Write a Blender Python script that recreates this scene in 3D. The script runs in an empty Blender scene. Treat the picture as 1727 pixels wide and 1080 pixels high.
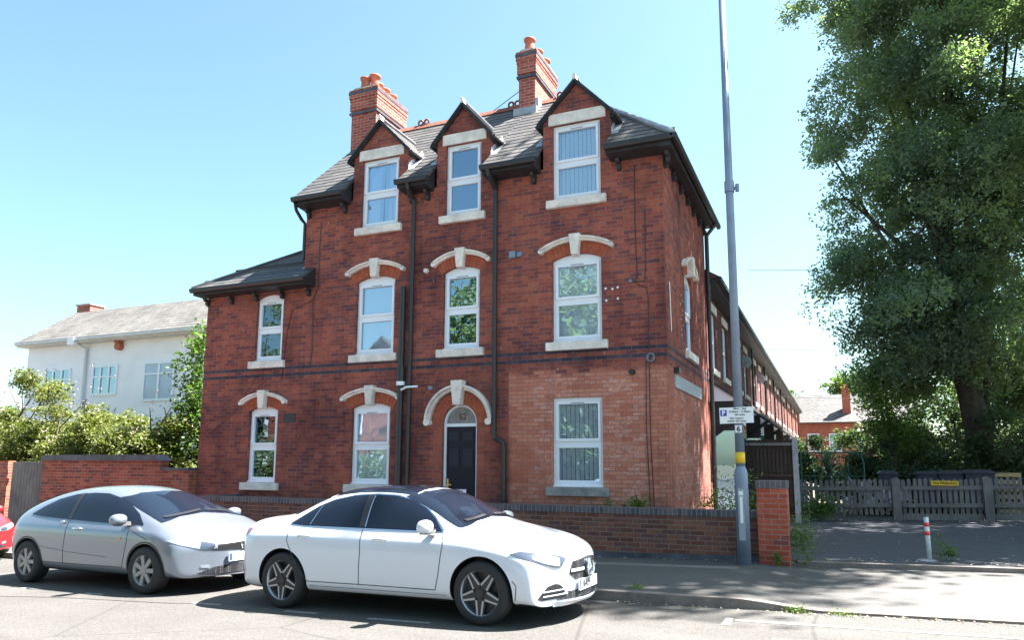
import bpy, bmesh, math, random
import numpy as np
from mathutils import Vector, Matrix
from mathutils.bvhtree import BVHTree
random.seed(7); rng = np.random.default_rng(7)
R = math.radians
S = bpy.context.scene
COL = S.collection

# ---------------------------------------------------------------- camera, sky, sun, exposure
HC = 1.54
cam = bpy.data.objects.new('camera', bpy.data.cameras.new('camera')); COL.objects.link(cam); S.camera = cam
PITCH, ROLL, YAW = 0.148233617, 0.00462931, -0.408017497
_f = Vector((math.sin(YAW)*math.cos(PITCH), math.cos(YAW)*math.cos(PITCH), math.sin(PITCH)))
_r = Vector((math.cos(YAW), -math.sin(YAW), 0)); _u = _r.cross(_f)
_r2 = _r*math.cos(ROLL)+_u*math.sin(ROLL); _u2 = -_r*math.sin(ROLL)+_u*math.cos(ROLL)
m = Matrix((_r2, _u2, -_f)).transposed().to_4x4(); m.translation = (0, 0, HC)
cam.matrix_world = m
cam.data.sensor_fit = 'HORIZONTAL'; cam.data.sensor_width = 36
cam.data.lens = 36*1247.22/1727; cam.data.shift_y = 57.09/1727
cam.data.clip_start = .1; cam.data.clip_end = 2000

SUN = Vector((.54, .34, 1.0)).normalized()
w = bpy.data.worlds.new('World'); S.world = w; w.use_nodes = True
sk = w.node_tree.nodes.new('ShaderNodeTexSky'); sk.sky_type = 'NISHITA'; sk.sun_disc = False
sk.sun_elevation = math.asin(SUN.z); sk.sun_rotation = math.atan2(SUN.x, SUN.y)
sk.air_density = 1.0; sk.dust_density = 1.6; sk.ozone_density = 1.0
bg = w.node_tree.nodes['Background']; bg.inputs[1].default_value = .05
tint = w.node_tree.nodes.new('ShaderNodeMix'); tint.data_type = 'RGBA'; tint.blend_type = 'MULTIPLY'; tint.inputs[0].default_value = 1
tint.inputs[7].default_value = (.87, 1.04, .93, 1)
w.node_tree.links.new(sk.outputs[0], tint.inputs[6]); w.node_tree.links.new(tint.outputs[2], bg.inputs[0])
sl = bpy.data.lights.new('sun', 'SUN'); sl.energy = 5; sl.angle = R(.5); sl.color = (1, .955, .90)
so = bpy.data.objects.new('sun', sl); COL.objects.link(so)
so.rotation_euler = SUN.to_track_quat('Z', 'Y').to_euler(); so.location = (0, 0, 40)
S.view_settings.view_transform = 'Standard'; S.view_settings.look = 'None'
S.view_settings.exposure = 2.8; S.view_settings.gamma = 1

# ---------------------------------------------------------------- material helpers
class NT:
    def __init__(s, name):
        s.m = bpy.data.materials.new(name); s.m.use_nodes = True
        s.t = s.m.node_tree; s.n = s.t.nodes; s.p = s.n['Principled BSDF']
    def new(s, t, **k):
        n = s.n.new(t)
        for a, b in k.items(): setattr(n, a, b)
        return n
    def put(s, sock, v):
        if isinstance(v, bpy.types.NodeSocket): s.t.links.new(v, sock)
        elif isinstance(v, tuple) and len(v) == 3 and sock.type == 'RGBA': sock.default_value = (*v, 1)
        else: sock.default_value = v
    def math(s, op, a, b=0., c=None, clamp=False):
        n = s.new('ShaderNodeMath', operation=op, use_clamp=clamp); s.put(n.inputs[0], a); s.put(n.inputs[1], b)
        if c is not None: s.put(n.inputs[2], c)
        return n.outputs[0]
    def mix(s, f, a, b, mode='MIX'):
        n = s.new('ShaderNodeMix', data_type='RGBA', blend_type=mode)
        s.put(n.inputs[0], f); s.put(n.inputs[6], a); s.put(n.inputs[7], b); return n.outputs[2]
    def noise(s, vec, sc, det=4., rough=.55):
        n = s.new('ShaderNodeTexNoise'); s.put(n.inputs['Vector'], vec); n.inputs['Scale'].default_value = sc
        n.inputs['Detail'].default_value = det; n.inputs['Roughness'].default_value = rough; return n.outputs['Fac']
    def ramp(s, f, st, interp='LINEAR'):
        n = s.new('ShaderNodeValToRGB'); s.put(n.inputs[0], f); e = n.color_ramp.elements; n.color_ramp.interpolation = interp
        while len(e) < len(st): e.new(.5)
        for i, (p, c) in enumerate(st):
            e[i].position = p; e[i].color = (*c, 1) if isinstance(c, tuple) else (c, c, c, 1)
        return n.outputs[0]
    def mapr(s, v, a, b, c=0., d=1.):
        n = s.new('ShaderNodeMapRange'); s.put(n.inputs[0], v)
        for i, x in enumerate((a, b, c, d)): n.inputs[i+1].default_value = x
        return n.outputs[0]
    def obj(s): return s.new('ShaderNodeTexCoord').outputs['Object']
    def uv(s): return s.new('ShaderNodeTexCoord').outputs['UV']
    def xyz(s, v):
        n = s.new('ShaderNodeSeparateXYZ'); s.put(n.inputs[0], v); return n.outputs
    def off(s, v, o, sc=(1, 1, 1)):
        n = s.new('ShaderNodeMapping'); s.put(n.inputs[0], v); n.inputs[1].default_value = o; n.inputs[3].default_value = sc; return n.outputs[0]
    def brick(s, v, wd, ht, mo, offset=.5, smooth=.1):
        n = s.new('ShaderNodeTexBrick', offset=offset); s.put(n.inputs['Vector'], v)
        n.inputs['Color1'].default_value = (0, 0, 0, 1); n.inputs['Color2'].default_value = (1, 1, 1, 1); n.inputs['Mortar'].default_value = (.5, .5, .5, 1)
        n.inputs['Scale'].default_value = 1; n.inputs['Mortar Size'].default_value = mo; n.inputs['Mortar Smooth'].default_value = smooth
        n.inputs['Brick Width'].default_value = wd; n.inputs['Row Height'].default_value = ht
        return n.outputs['Color'], n.outputs['Fac']
    def bump(s, h, st=.4, d=.01):
        n = s.new('ShaderNodeBump'); s.put(n.inputs['Height'], h); n.inputs['Strength'].default_value = st; n.inputs['Distance'].default_value = d
        s.t.links.new(n.outputs[0], s.p.inputs['Normal'])
    def fin(s, col, rough=.8, metal=0., spec=.4, coat=0.):
        s.put(s.p.inputs['Base Color'], col); s.put(s.p.inputs['Roughness'], rough); s.put(s.p.inputs['Metallic'], metal)
        s.put(s.p.inputs['Specular IOR Level'], spec)
        if coat: s.p.inputs['Coat Weight'].default_value = coat; s.p.inputs['Coat Roughness'].default_value = .03
        return s.m
def mottled(name, col, var=.25, sc=3., rough=.8, bump=0., metal=0., spec=.4, fine=40.):
    n = NT(name); o = n.obj()
    a = n.noise(o, sc, 5); b = n.noise(o, fine, 3)
    k = n.math('ADD', n.mapr(a, .3, .7, 1-var, 1+var), n.mapr(b, .3, .7, -var*.5, var*.5))
    c = n.mix(1., (*col,), k, 'MULTIPLY')
    if bump: n.bump(b, bump, .01)
    return n.fin(c, rough, metal, spec)
def plain(name, col, rough=.5, metal=0., spec=.5, coat=0.):
    n = NT(name); return n.fin(col, rough, metal, spec, coat)

def brickmat(name, c1, c2, c3, burnt=.35, mortar=(.30, .22, .18), house=False, mo=.007):
    n = NT(name); uv = n.uv(); o = n.obj()
    r1, f1 = n.brick(uv, .225, .075, mo)
    r2, _ = n.brick(n.off(uv, (22.5, 15, 0)), .225, .075, mo)
    r3, _ = n.brick(n.off(uv, (45, 30, 0)), .225, .075, mo)
    big = n.noise(o, .55, 5, .6); mid = n.noise(o, 2.2, 4, .6); fi = n.noise(o, 22, 4, .7)
    col = n.ramp(r1, [(0, c2), (.45, c1), (.8, c3), (1., c1)])
    thr = n.mapr(n.math('ADD', n.math('MULTIPLY', big, .6), n.math('MULTIPLY', mid, .4)), .38, .62, 1.02-burnt*.1, 1-burnt*1.9)
    if house:
        x, y, z = n.xyz(o)
        def band(v, a, b, s=.004):
            return n.math('MULTIPLY', n.mapr(v, a-s, a+s), n.mapr(v, b-s, b+s, 1., 0.))
        g = n.math('ADD', z, n.math('MULTIPLY', n.math('SUBTRACT', big, .5), .4))
        panel = n.math('MULTIPLY', n.math('ADD', band(x, -5.68, -2.62, .03), band(x, -2.62, -2.5, .0), clamp=True), n.mapr(n.math('ADD', g, n.math('MULTIPLY', r2, .18)), 3.28, 3.42, 1., 0.))
        wht = n.math('MULTIPLY', panel, n.math('MULTIPLY', band(x, -5.2, -3.0, .06), band(z, .5, 3.15, .1)))
        sidew = n.math('MULTIPLY', n.math('MULTIPLY', n.mapr(x, -2.66, -2.63), band(y, 13.5, 16.4, .03)), n.mapr(z, 2.9, 2.95, 1., 0.))
        wht = n.math('ADD', wht, sidew, clamp=True)
        thr = n.math('ADD', thr, n.math('MULTIPLY', panel, .6))
        col = n.mix(n.math('MULTIPLY', panel, .88), col, n.ramp(r1, [(0, (.52, .17, .105)), (.5, (.60, .25, .17)), (1, (.46, .145, .095))]))
    dark = n.math('GREATER_THAN', r2, thr)
    col = n.mix(n.math('MULTIPLY', dark, n.mapr(r3, 0, 1, .2, .7)), col, (.115, .056, .070))
    col = n.mix(f1, col, mortar)
    if house:
        bl = n.math('ADD', band(z, 3.6, 3.675), band(z, 3.45, 3.525), clamp=True)
        pt = n.mapr(n.math('ADD', n.math('MULTIPLY', x, .35), big), -1.9, -.6, 0., 1.)
        bl = n.math('MULTIPLY', bl, .92)
        col = n.mix(bl, col, n.mix(n.math('MULTIPLY', f1, .5), n.ramp(r3, [(0, (.035, .036, .055)), (1, (.085, .075, .10))]), mortar))
        pat = n.math('MULTIPLY', n.math('GREATER_THAN', n.math('ADD', n.math('MULTIPLY', r3, .5), n.math('MULTIPLY', n.noise(o, 1.6, 4, .6), .9)), .74), n.mapr(n.noise(n.off(o, (0, 0, 0), (1, 1, 2.2)), 13, 4, .7), .44, .58))
        col = n.mix(n.math('MULTIPLY', n.math('MULTIPLY', pat, wht), .5), col, (.62, .42, .38))
        # lime streaks and old fixings on the upper walls
        sp = n.math('GREATER_THAN', n.noise(n.off(o, (3, 0, 0), (1, 1, .35)), 11, 2, .5), .735)
        col = n.mix(n.math('MULTIPLY', sp, .6), col, (.62, .5, .45))
    if house:
        orp = n.mapr(n.noise(n.off(o, (7, 3, 1), (1, 1, 1.3)), .55, 5, .65), .56, .66)
        col = n.mix(n.math('MULTIPLY', n.math('MULTIPLY', orp, n.math('SUBTRACT', 1., bl)), .55), col, n.mix(f1, n.ramp(r1, [(0, (.36, .085, .045)), (1, (.44, .13, .075))]), mortar))
        und = n.mapr(n.noise(n.off(o, (1, 0, 5), (2.2, 1, .28)), 1.7, 4, .65), .52, .68)
        col = n.mix(n.math('MULTIPLY', und, .4), col, n.mix(1., col, (.40, .40, .46), 'MULTIPLY'))
    # soot and weathering in big soft-edged patches
    soot = n.mapr(n.noise(n.off(o, (0, 0, 0), (1, 1, .7)), .9, 6, .7), .42, .66, 0., 1.)
    col = n.mix(n.math('MULTIPLY', soot, n.math('SUBTRACT', .85, n.math('MULTIPLY', panel, .6)) if house else .45), col, n.mix(1., col, (.42, .44, .54), 'MULTIPLY'))
    col = n.mix(1., col, n.mapr(fi, .25, .75, .78, 1.2), 'MULTIPLY')
    n.bump(n.math('ADD', n.math('MULTIPLY', f1, -1.), n.math('MULTIPLY', fi, .5)), .55, .012)
    return n.fin(col, .9, 0, .25)

def slatemat(name, c1, c2, wd=.28, ht=.19, mossy=.3):
    n = NT(name); uv = n.uv(); o = n.obj()
    r1, f1 = n.brick(uv, wd, ht, .006)
    fi = n.noise(o, 14, 5, .7); big = n.noise(o, 1.1, 4)
    v = n.xyz(uv)[1]; fr = n.math('FRACT', n.math('DIVIDE', v, ht))
    col = n.mix(r1, c1, c2)
    col = n.mix(n.math('MULTIPLY', n.mapr(fi, .5, .7), mossy), col, (.13, .115, .075))
    col = n.mix(f1, col, (.012, .012, .014))
    col = n.mix(1., col, n.mapr(big, .3, .7, .8, 1.2), 'MULTIPLY')
    n.bump(n.math('ADD', n.math('MULTIPLY', fr, -1.), n.math('MULTIPLY', f1, -.7)), .8, .02)
    return n.fin(col, .62, 0, .5)

def woodmat(name, col, board=.1, axis_u=True, gap=.004):
    n = NT(name); uv = n.uv(); o = n.obj()
    st = n.noise(n.off(uv, (0, 0, 0), (18, 1.2, 1) if axis_u else (1.2, 18, 1)), 2.5, 5, .7)
    big = n.noise(o, 1.5, 4)
    c = n.mix(1., col, n.math('MULTIPLY', n.mapr(st, .25, .75, .55, 1.45), n.mapr(big, .3, .7, .75, 1.25)), 'MULTIPLY')
    n.bump(st, .3, .006)
    return n.fin(c, .85, 0, .25)

def asphaltmat(name, lo, hi, crack=.0, patch=.12, joints=False):
    n = NT(name); o = n.obj()
    g = n.noise(o, 95, 3, .8); g2 = n.noise(o, 33, 3, .7); b = n.noise(o, .8, 6, .65); st = n.noise(n.off(o, (0, 0, 0), (.25, 1.6, 1)), 1.4, 5, .6)
    vo = n.new('ShaderNodeTexVoronoi'); n.put(vo.inputs['Vector'], o); vo.inputs['Scale'].default_value = 70
    col = n.mix(n.mapr(n.math('ADD', n.math('MULTIPLY', g, .6), n.math('MULTIPLY', g2, .4)), .34, .66), lo, hi)
    col = n.mix(n.mapr(vo.outputs['Distance'], .0, .5, .35, 0.), col, (.30, .27, .24))
    col = n.mix(1., col, n.math('MULTIPLY', n.mapr(b, .3, .7, 1-patch, 1+patch), n.mapr(st, .3, .7, 1-patch*.7, 1+patch*.7)), 'MULTIPLY')
    if crack:
        wv = n.new('ShaderNodeTexVoronoi', feature='DISTANCE_TO_EDGE'); n.put(wv.inputs['Vector'], n.mix(.18, o, n.new('ShaderNodeTexNoise').outputs['Color'])); wv.inputs['Scale'].default_value = .35
        ck = n.mapr(wv.outputs['Distance'], .0, .006, crack, 0.)
        col = n.mix(ck, col, (.03, .03, .03))
    n.bump(n.math('ADD', g, n.math('MULTIPLY', g2, .7)), .5, .01)
    return n.fin(col, .88, 0, .3)

def leafmat(name, dk, md, lt, transl=.4, sc=.9):
    n = NT(name); o = n.obj(); gi = n.new('ShaderNodeNewGeometry').outputs['Random Per Island']
    cl = n.noise(o, sc, 4, .6)
    f = n.math('ADD', n.math('MULTIPLY', gi, .45), n.math('MULTIPLY', n.mapr(cl, .3, .7), .55))
    col = n.ramp(f, [(0, dk), (.5, md), (1, lt)])
    n.fin(col, .55, 0, .35)
    tr = n.new('ShaderNodeBsdfTranslucent'); n.put(tr.inputs[0], n.mix(1., col, (1.35, 1.55, .6), 'MULTIPLY'))
    mx = n.new('ShaderNodeMixShader'); mx.inputs[0].default_value = transl
    n.t.links.new(n.p.outputs[0], mx.inputs[1]); n.t.links.new(tr.outputs[0], mx.inputs[2])
    n.t.links.new(mx.outputs[0], n.n['Material Output'].inputs[0])
    return n.m

def glassmat(name, tint=(.95, .97, .98), refl=.12, rough=.01, wav=.03):
    n = NT(name); n.n.remove(n.p)
    g = n.new('ShaderNodeBsdfGlossy'); g.inputs['Color'].default_value = (.70, .90, 1.1, 1); g.inputs['Roughness'].default_value = rough
    t = n.new('ShaderNodeBsdfTransparent'); t.inputs[0].default_value = (*tint, 1)
    lw = n.new('ShaderNodeLayerWeight'); lw.inputs[0].default_value = .35
    f = n.mapr(lw.outputs['Fresnel'], 0, 1, refl, 1.)
    if wav:
        b = n.new('ShaderNodeBump'); n.put(b.inputs['Height'], n.noise(n.obj(), 1.6, 2)); b.inputs['Strength'].default_value = wav; b.inputs['Distance'].default_value = .05
        n.t.links.new(b.outputs[0], g.inputs['Normal'])
    mx = n.new('ShaderNodeMixShader'); n.put(mx.inputs[0], f)
    n.t.links.new(t.outputs[0], mx.inputs[1]); n.t.links.new(g.outputs[0], mx.inputs[2])
    n.t.links.new(mx.outputs[0], n.n['Material Output'].inputs[0]); return n.m

MT = {}
MT['brick'] = brickmat('red brick facade', (.315, .080, .056), (.20, .056, .052), (.385, .108, .068), .25, mortar=(.235, .145, .135), house=True, mo=.006)
MT['brick_plain'] = brickmat('red brick', (.37, .09, .05), (.25, .06, .04), (.45, .13, .08), .3)
MT['brick_chim'] = brickmat('chimney brick', (.36, .085, .068), (.28, .065, .052), (.42, .115, .09), .1, mortar=(.42, .30, .25))
MT['brick_jamb'] = brickmat('door jamb brick', (.33, .085, .055), (.27, .07, .05), (.38, .11, .07), .1, mortar=(.2, .12, .1))
MT['brick_wall'] = brickmat('brown garden wall brick', (.20, .075, .05), (.13, .05, .04), (.24, .10, .065), .4, mortar=(.21, .16, .13))
MT['brick_pier'] = brickmat('bright red pier brick', (.46, .09, .05), (.38, .07, .04), (.52, .12, .07), .06, mortar=(.32, .25, .21), mo=.006)
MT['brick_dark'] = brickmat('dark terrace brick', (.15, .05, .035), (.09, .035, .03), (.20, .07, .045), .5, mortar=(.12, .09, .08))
n = NT('blue engineering brick'); uv = n.uv()
r1, f1 = n.brick(uv, .075, .225, .006, offset=0.)
MT['blue_coping'] = n.fin(n.mix(f1, n.ramp(r1, [(0, (.04, .042, .06)), (.6, (.085, .075, .095)), (1, (.12, .09, .10))]), (.20, .17, .16)), .55, 0, .5)
MT['blue'] = mottled('blue brick', (.07, .07, .09), .4, 5, .5)
MT['arch_brick'] = mottled('rubbed arch brick', (.34, .085, .045), .3, 9, .85, .2)
MT['slate'] = slatemat('roof slate', (.038, .037, .042), (.088, .082, .078))
MT['slate_far'] = slatemat('pale roof slate', (.10, .093, .09), (.145, .135, .125), .3, .24, .15)
MT['stone'] = mottled('cream stone dressings', (.70, .64, .60), .22, 4, .85, .3)
MT['stone_grey'] = mottled('grey stone sill', (.26, .25, .25), .3, 4, .85, .3)
MT['upvc'] = plain('white upvc', (.78, .82, .90), .28, 0, .5)
MT['whitepaint'] = mottled('white render', (.86, .86, .93), .05, 1.2, .85)
MT['dark_timber'] = mottled('black painted timber', (.028, .027, .032), .3, 6, .5)
MT['gutter'] = plain('black gutter', (.022, .022, .026), .4, 0, .5)
MT['lead'] = mottled('lead flashing', (.34, .36, .40), .2, 8, .55, 0, .3)
MT['terracotta'] = mottled('terracotta', (.42, .13, .085), .3, 12, .8, .2)
MT['ridge'] = mottled('ridge tile clay', (.24, .085, .06), .35, 9, .8)
MT['cement'] = mottled('cement flaunching', (.42, .38, .32), .25, 10, .9, .3)
MT['glass'] = glassmat('window glass')
MT['glass_dark'] = glassmat('dark window glass', (.16, .18, .19), .30)
MT['blind'] = plain('vertical blind fabric', (.88, .91, .96), .8, 0, .2)
MT['door'] = plain('black door', (.014, .014, .024), .5, 0, .25)
MT['door_panel'] = plain('door panel', (.022, .022, .038), .45, 0, .3)
MT['brass'] = plain('brass', (.75, .55, .2), .25, .9)
MT['chrome'] = plain('chrome', (.82, .83, .86), .12, 1.)
MT['frosted'] = mottled('frosted pane', (.20, .22, .21), .25, 7, .18, 0, 0, .6)
MT['galv'] = mottled('galvanised pole paint', (.20, .245, .33), .12, 3, .5, 0, .25)
MT['black_rubber'] = plain('black rubber', (.018, .018, .02), .8)
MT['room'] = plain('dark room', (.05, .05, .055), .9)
MT['asphalt'] = asphaltmat('road asphalt', (.034, .033, .033), (.112, .107, .101), .6)
MT['pave'] = asphaltmat('pavement asphalt', (.062, .060, .061), (.115, .109, .104), .0, .08)
MT['side'] = asphaltmat('side road asphalt', (.046, .048, .060), (.084, .086, .102), .0, .1)
MT['kerb'] = mottled('concrete kerb', (.20, .165, .15), .25, 5, .9, .3)
MT['paint_line'] = mottled('worn road paint', (.26, .25, .24), .25, 14, .8, .3)
MT['soil'] = mottled('soil and grass', (.10, .09, .06), .4, 2, .95, .5)
MT['grass'] = leafmat('weed leaf', (.05, .09, .02), (.10, .17, .04), (.22, .30, .08), .35, 4)
MT['bark'] = mottled('bark', (.075, .06, .05), .4, 6, .95, .6)
MT['leaf_lime'] = leafmat('lime leaf', (.105, .150, .145), (.16, .215, .18), (.27, .33, .15), .52, .5)
MT['leaf_under'] = leafmat('undergrowth leaf', (.045, .07, .046), (.07, .11, .06), (.11, .16, .07), .35, .8)
MT['leaf_shrub'] = leafmat('shrub leaf', (.06, .075, .022), (.12, .14, .04), (.20, .21, .07), .35, 1.2)
MT['leaf_green'] = leafmat('green tree leaf', (.04, .08, .02), (.08, .14, .03), (.17, .26, .06), .4, .8)
MT['flower'] = plain('pale flower', (.42, .26, .27), .8)
MT['oldwood'] = woodmat('weathered grey wood', (.17, .155, .15))
MT['brownwood'] = woodmat('dark brown fence boards', (.055, .038, .032))
MT['concrete'] = mottled('concrete post', (.33, .33, .35), .18, 6, .9, .3)
MT['yellow'] = mottled('yellow paint', (.78, .48, .03), .12, 20, .6)
MT['signwhite'] = plain('sign white', (.80, .82, .84), .4)
MT['signblue'] = plain('sign blue', (.03, .06, .42), .4)
MT['ink'] = plain('black lettering', (.03, .03, .035), .5)
MT['redband'] = plain('red reflective band', (.75, .03, .03), .35)
MT['bin'] = mottled('dark plastic bin', (.035, .042, .065), .2, 4, .5)
MT['pallet'] = woodmat('pale pallet wood', (.42, .30, .16), .1, False)
MT['green_metal'] = plain('green metal gate', (.05, .12, .09), .5, .2)

# ---------------------------------------------------------------- mesh helpers
def auto_uv(me):
    me.calc_loop_triangles() if False else None
    uv = me.uv_layers.new(name='UVMap') if not me.uv_layers else me.uv_layers[0]
    Z = Vector((0, 0, 1)); d = [0.]*(2*len(me.loops))
    vs = me.vertices
    for p in me.polygons:
        nn = p.normal
        if abs(nn.z) > .995: t = Vector((1, 0, 0)); b = Vector((0, 1, 0))
        else: t = Z.cross(nn).normalized(); b = nn.cross(t)
        for li in p.loop_indices:
            co = vs[me.loops[li].vertex_index].co
            d[2*li] = co.dot(t); d[2*li+1] = co.dot(b)
    uv.data.foreach_set('uv', d)
def link(me, name, mat, parent=None, world=True):
    o = bpy.data.objects.new(name, me); COL.objects.link(o)
    if mat is not None:
        for mm in (mat if isinstance(mat, (list, tuple)) else [mat]): me.materials.append(MT[mm] if isinstance(mm, str) else mm)
    if parent is not None:
        o.parent = parent
        if world:
            q = parent; off = Vector((0, 0, 0))
            while q is not None: off += q.location; q = q.parent
            o.location = -off
    return o
def tag(o, label=None, cat=None, group=None, kind=None):
    if label: o['label'] = label
    if cat: o['category'] = cat
    if group: o['group'] = group
    if kind: o['kind'] = kind
    return o
def thing(name, label, cat, loc=(0, 0, 0), rz=0., group=None, ry=0.):
    o = bpy.data.objects.new(name, None); COL.objects.link(o); o.location = loc; o.rotation_euler = (0, ry, rz); o.empty_display_size = .2
    return tag(o, label, cat, group)
def copy_tree(o, parent=None):
    c = o.copy(); COL.objects.link(c); c.parent = parent
    for ch in list(o.children): copy_tree(ch, c)
    return c
class MB:
    def __init__(s): s.v = []; s.f = []; s.mi = []; s.cur = 0
    def add(s, vs, fs):
        b = len(s.v); s.v += [tuple(v) for v in vs]
        for f in fs: s.f.append(tuple(b+i for i in f)); s.mi.append(s.cur)
        return s
    def box(s, x0, x1, y0, y1, z0, z1):
        return s.add([(x, y, z) for z in (z0, z1) for y in (y0, y1) for x in (x0, x1)],
                     [(0, 2, 3, 1), (4, 5, 7, 6), (0, 1, 5, 4), (2, 6, 7, 3), (0, 4, 6, 2), (1, 3, 7, 5)])
    def prism(s, poly, a0, a1, ax='y'):
        # poly in the plane across the axis: y -> (x,z), x -> (y,z), z -> (x,y)
        def P(p, a): return {'y': (p[0], a, p[1]), 'x': (a, p[0], p[1]), 'z': (p[0], p[1], a)}[ax]
        area = sum(poly[i][0]*poly[(i+1) % len(poly)][1]-poly[(i+1) % len(poly)][0]*poly[i][1] for i in range(len(poly)))
        pl = list(poly) if (area > 0) else list(poly)[::-1]
        if ax == 'x' or ax == 'z': pl = pl[::-1]
        n = len(pl); vs = [P(p, a0) for p in pl]+[P(p, a1) for p in pl]
        # for ax y, (x,z) ccw seen from -y : front face normal -y
        fs = [tuple(range(n)), tuple(range(2*n-1, n-1, -1))]+[(i, i+n, (i+1) % n+n, (i+1) % n) for i in range(n)]
        return s.add(vs, fs)
    def slab(s, quad, th):
        q = [Vector(p) for p in quad]; nn = (q[1]-q[0]).cross(q[2]-q[0]).normalized()*th
        n = len(q)
        return s.add(q+[p-nn for p in q], [tuple(range(n)), tuple(range(2*n-1, n-1, -1))]+[(i, i+n, (i+1) % n+n, (i+1) % n) for i in range(n)])
    def tube(s, path, r, seg=10, cap=True):
        P = [Vector(p) for p in path]; rs = r if isinstance(r, (list, tuple)) else [r]*len(P); b = len(s.v); up = None
        for i, p in enumerate(P):
            t = (P[min(i+1, len(P)-1)]-P[max(i-1, 0)]).normalized()
            if up is None: up = Vector((0, 0, 1)) if abs(t.z) < .9 else Vector((1, 0, 0))
            a = (up-t*up.dot(t))
            if a.length < 1e-4: a = t.orthogonal()
            a.normalize(); up = a; c = t.cross(a)
            for k in range(seg):
                th = 2*math.pi*k/seg; s.v.append(tuple(p+(a*math.cos(th)+c*math.sin(th))*rs[i]))
        for i in range(len(P)-1):
            for k in range(seg):
                s.f.append((b+i*seg+k, b+i*seg+(k+1) % seg, b+(i+1)*seg+(k+1) % seg, b+(i+1)*seg+k)); s.mi.append(s.cur)
        if cap:
            s.f.append(tuple(b+k for k in range(seg))[::-1]); s.mi.append(s.cur)
            s.f.append(tuple(b+(len(P)-1)*seg+k for k in range(seg))); s.mi.append(s.cur)
        return s
    def lathe(s, prof, c, ax='z', seg=24):
        b = len(s.v); n = len(prof)
        for k in range(seg):
            th = 2*math.pi*k/seg
            for r, h in prof:
                p = (r*math.cos(th), r*math.sin(th), h) if ax == 'z' else (r*math.cos(th), h, r*math.sin(th))
                s.v.append((p[0]+c[0], p[1]+c[1], p[2]+c[2]))
        for k in range(seg):
            k2 = (k+1) % seg
            for i in range(n-1):
                f = (b+k*n+i, b+k2*n+i, b+k2*n+i+1, b+k*n+i+1); s.f.append(f if ax == 'z' else f[::-1]); s.mi.append(s.cur)
        return s
    def build(s, name, mat, parent=None, world=True, smooth=False, bevel=0.):
        me = bpy.data.meshes.new(name); me.from_pydata(s.v, [], s.f); me.validate()
        if any(s.mi) and len(me.polygons) == len(s.mi): me.polygons.foreach_set('material_index', s.mi)
        me.update()
        if bevel:
            bm = bmesh.new(); bm.from_mesh(me)
            bmesh.ops.bevel(bm, geom=[e for e in bm.edges if e.calc_face_angle(0) > .6], offset=bevel, segments=2, affect='EDGES', profile=.5)
            bm.to_mesh(me); bm.free()
        auto_uv(me)
        if smooth: me.polygons.foreach_set('use_smooth', [True]*len(me.polygons))
        return link(me, name, mat, parent, world)
def evalmesh(me, mods):
    o = bpy.data.objects.new('tmp', me); COL.objects.link(o)
    for f in mods: f(o)
    dg = bpy.context.evaluated_depsgraph_get(); r = bpy.data.meshes.new_from_object(o.evaluated_get(dg))
    bpy.data.objects.remove(o); return r
def boolean(mb, cut, name, mat, parent):
    me = bpy.data.meshes.new('a'); me.from_pydata(mb.v, [], mb.f); me.update()
    mc = bpy.data.meshes.new('b'); mc.from_pydata(cut.v, [], cut.f); mc.update()
    oc = bpy.data.objects.new('cut', mc); COL.objects.link(oc)
    def md(o):
        x = o.modifiers.new('b', 'BOOLEAN'); x.operation = 'DIFFERENCE'; x.solver = 'EXACT'; x.object = oc
    r = evalmesh(me, [md]); bpy.data.objects.remove(oc); r.name = name; auto_uv(r)
    return link(r, name, mat, parent)
def text(txt, size, name, mat, parent, loc, rot=(R(90), 0, 0), align='CENTER', ext=.002, sx=1., bold=0.):
    cu = bpy.data.curves.new('t', 'FONT'); cu.body = txt; cu.size = size; cu.align_x = align; cu.align_y = 'CENTER'; cu.extrude = ext; cu.offset = bold
    o = bpy.data.objects.new('t', cu); COL.objects.link(o)
    dg = bpy.context.evaluated_depsgraph_get(); me = bpy.data.meshes.new_from_object(o.evaluated_get(dg)); bpy.data.objects.remove(o)
    me.name = name; M = Matrix.Translation(loc) @ Matrix.Rotation(rot[2], 4, 'Z') @ Matrix.Rotation(rot[1], 4, 'Y') @ Matrix.Rotation(rot[0], 4, 'X') @ Matrix.Diagonal((sx, 1, 1, 1))
    me.transform(M); return link(me, name, mat, parent)
def gz(x): return .022*(min(max(x, -45), 14)+1)

# ---------------------------------------------------------------- ground, road, pavement
def strip(name, mat, xs, y0, y1, dz, thick=0., kind='structure', label=None):
    mb = MB(); f = lambda a, x: a(x) if callable(a) else a
    b = []
    for x in xs: b += [(x, f(y0, x), gz(x)+f(dz, x)), (x, f(y1, x), gz(x)+f(dz, x))]
    fs = [(2*i, 2*i+2, 2*i+3, 2*i+1) for i in range(len(xs)-1)]
    mb.add(b, fs)
    if thick:
        c = [(p[0], p[1], p[2]-thick) for p in b]; nb = len(b)
        mb.add(b+c, [(2*i+nb, 2*i+2+nb, 2*i+2, 2*i) for i in range(len(xs)-1)])
        mb.add(b+c, [(2*i+1, 2*i+3, 2*i+3+nb, 2*i+1+nb) for i in range(len(xs)-1)])
        e = len(b)-2; mb.add([b[0], b[1], c[1], c[0]], [(0, 1, 2, 3)]); mb.add([b[e], b[e+1], c[e+1], c[e]], [(3, 2, 1, 0)])
    o = mb.build(name, mat)
    return tag(o, kind=kind, label=label)
def kerbY(x): return 8.62+max(0, -1.6-x)*.075
def kerbH(x):  # upstand of the kerb; dropped for the crossing on the right
    t = min(max((x+1.15)/1.0, 0), 1); t = t*t*(3-2*t); return .105*(1-t)+.022*t
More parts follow.
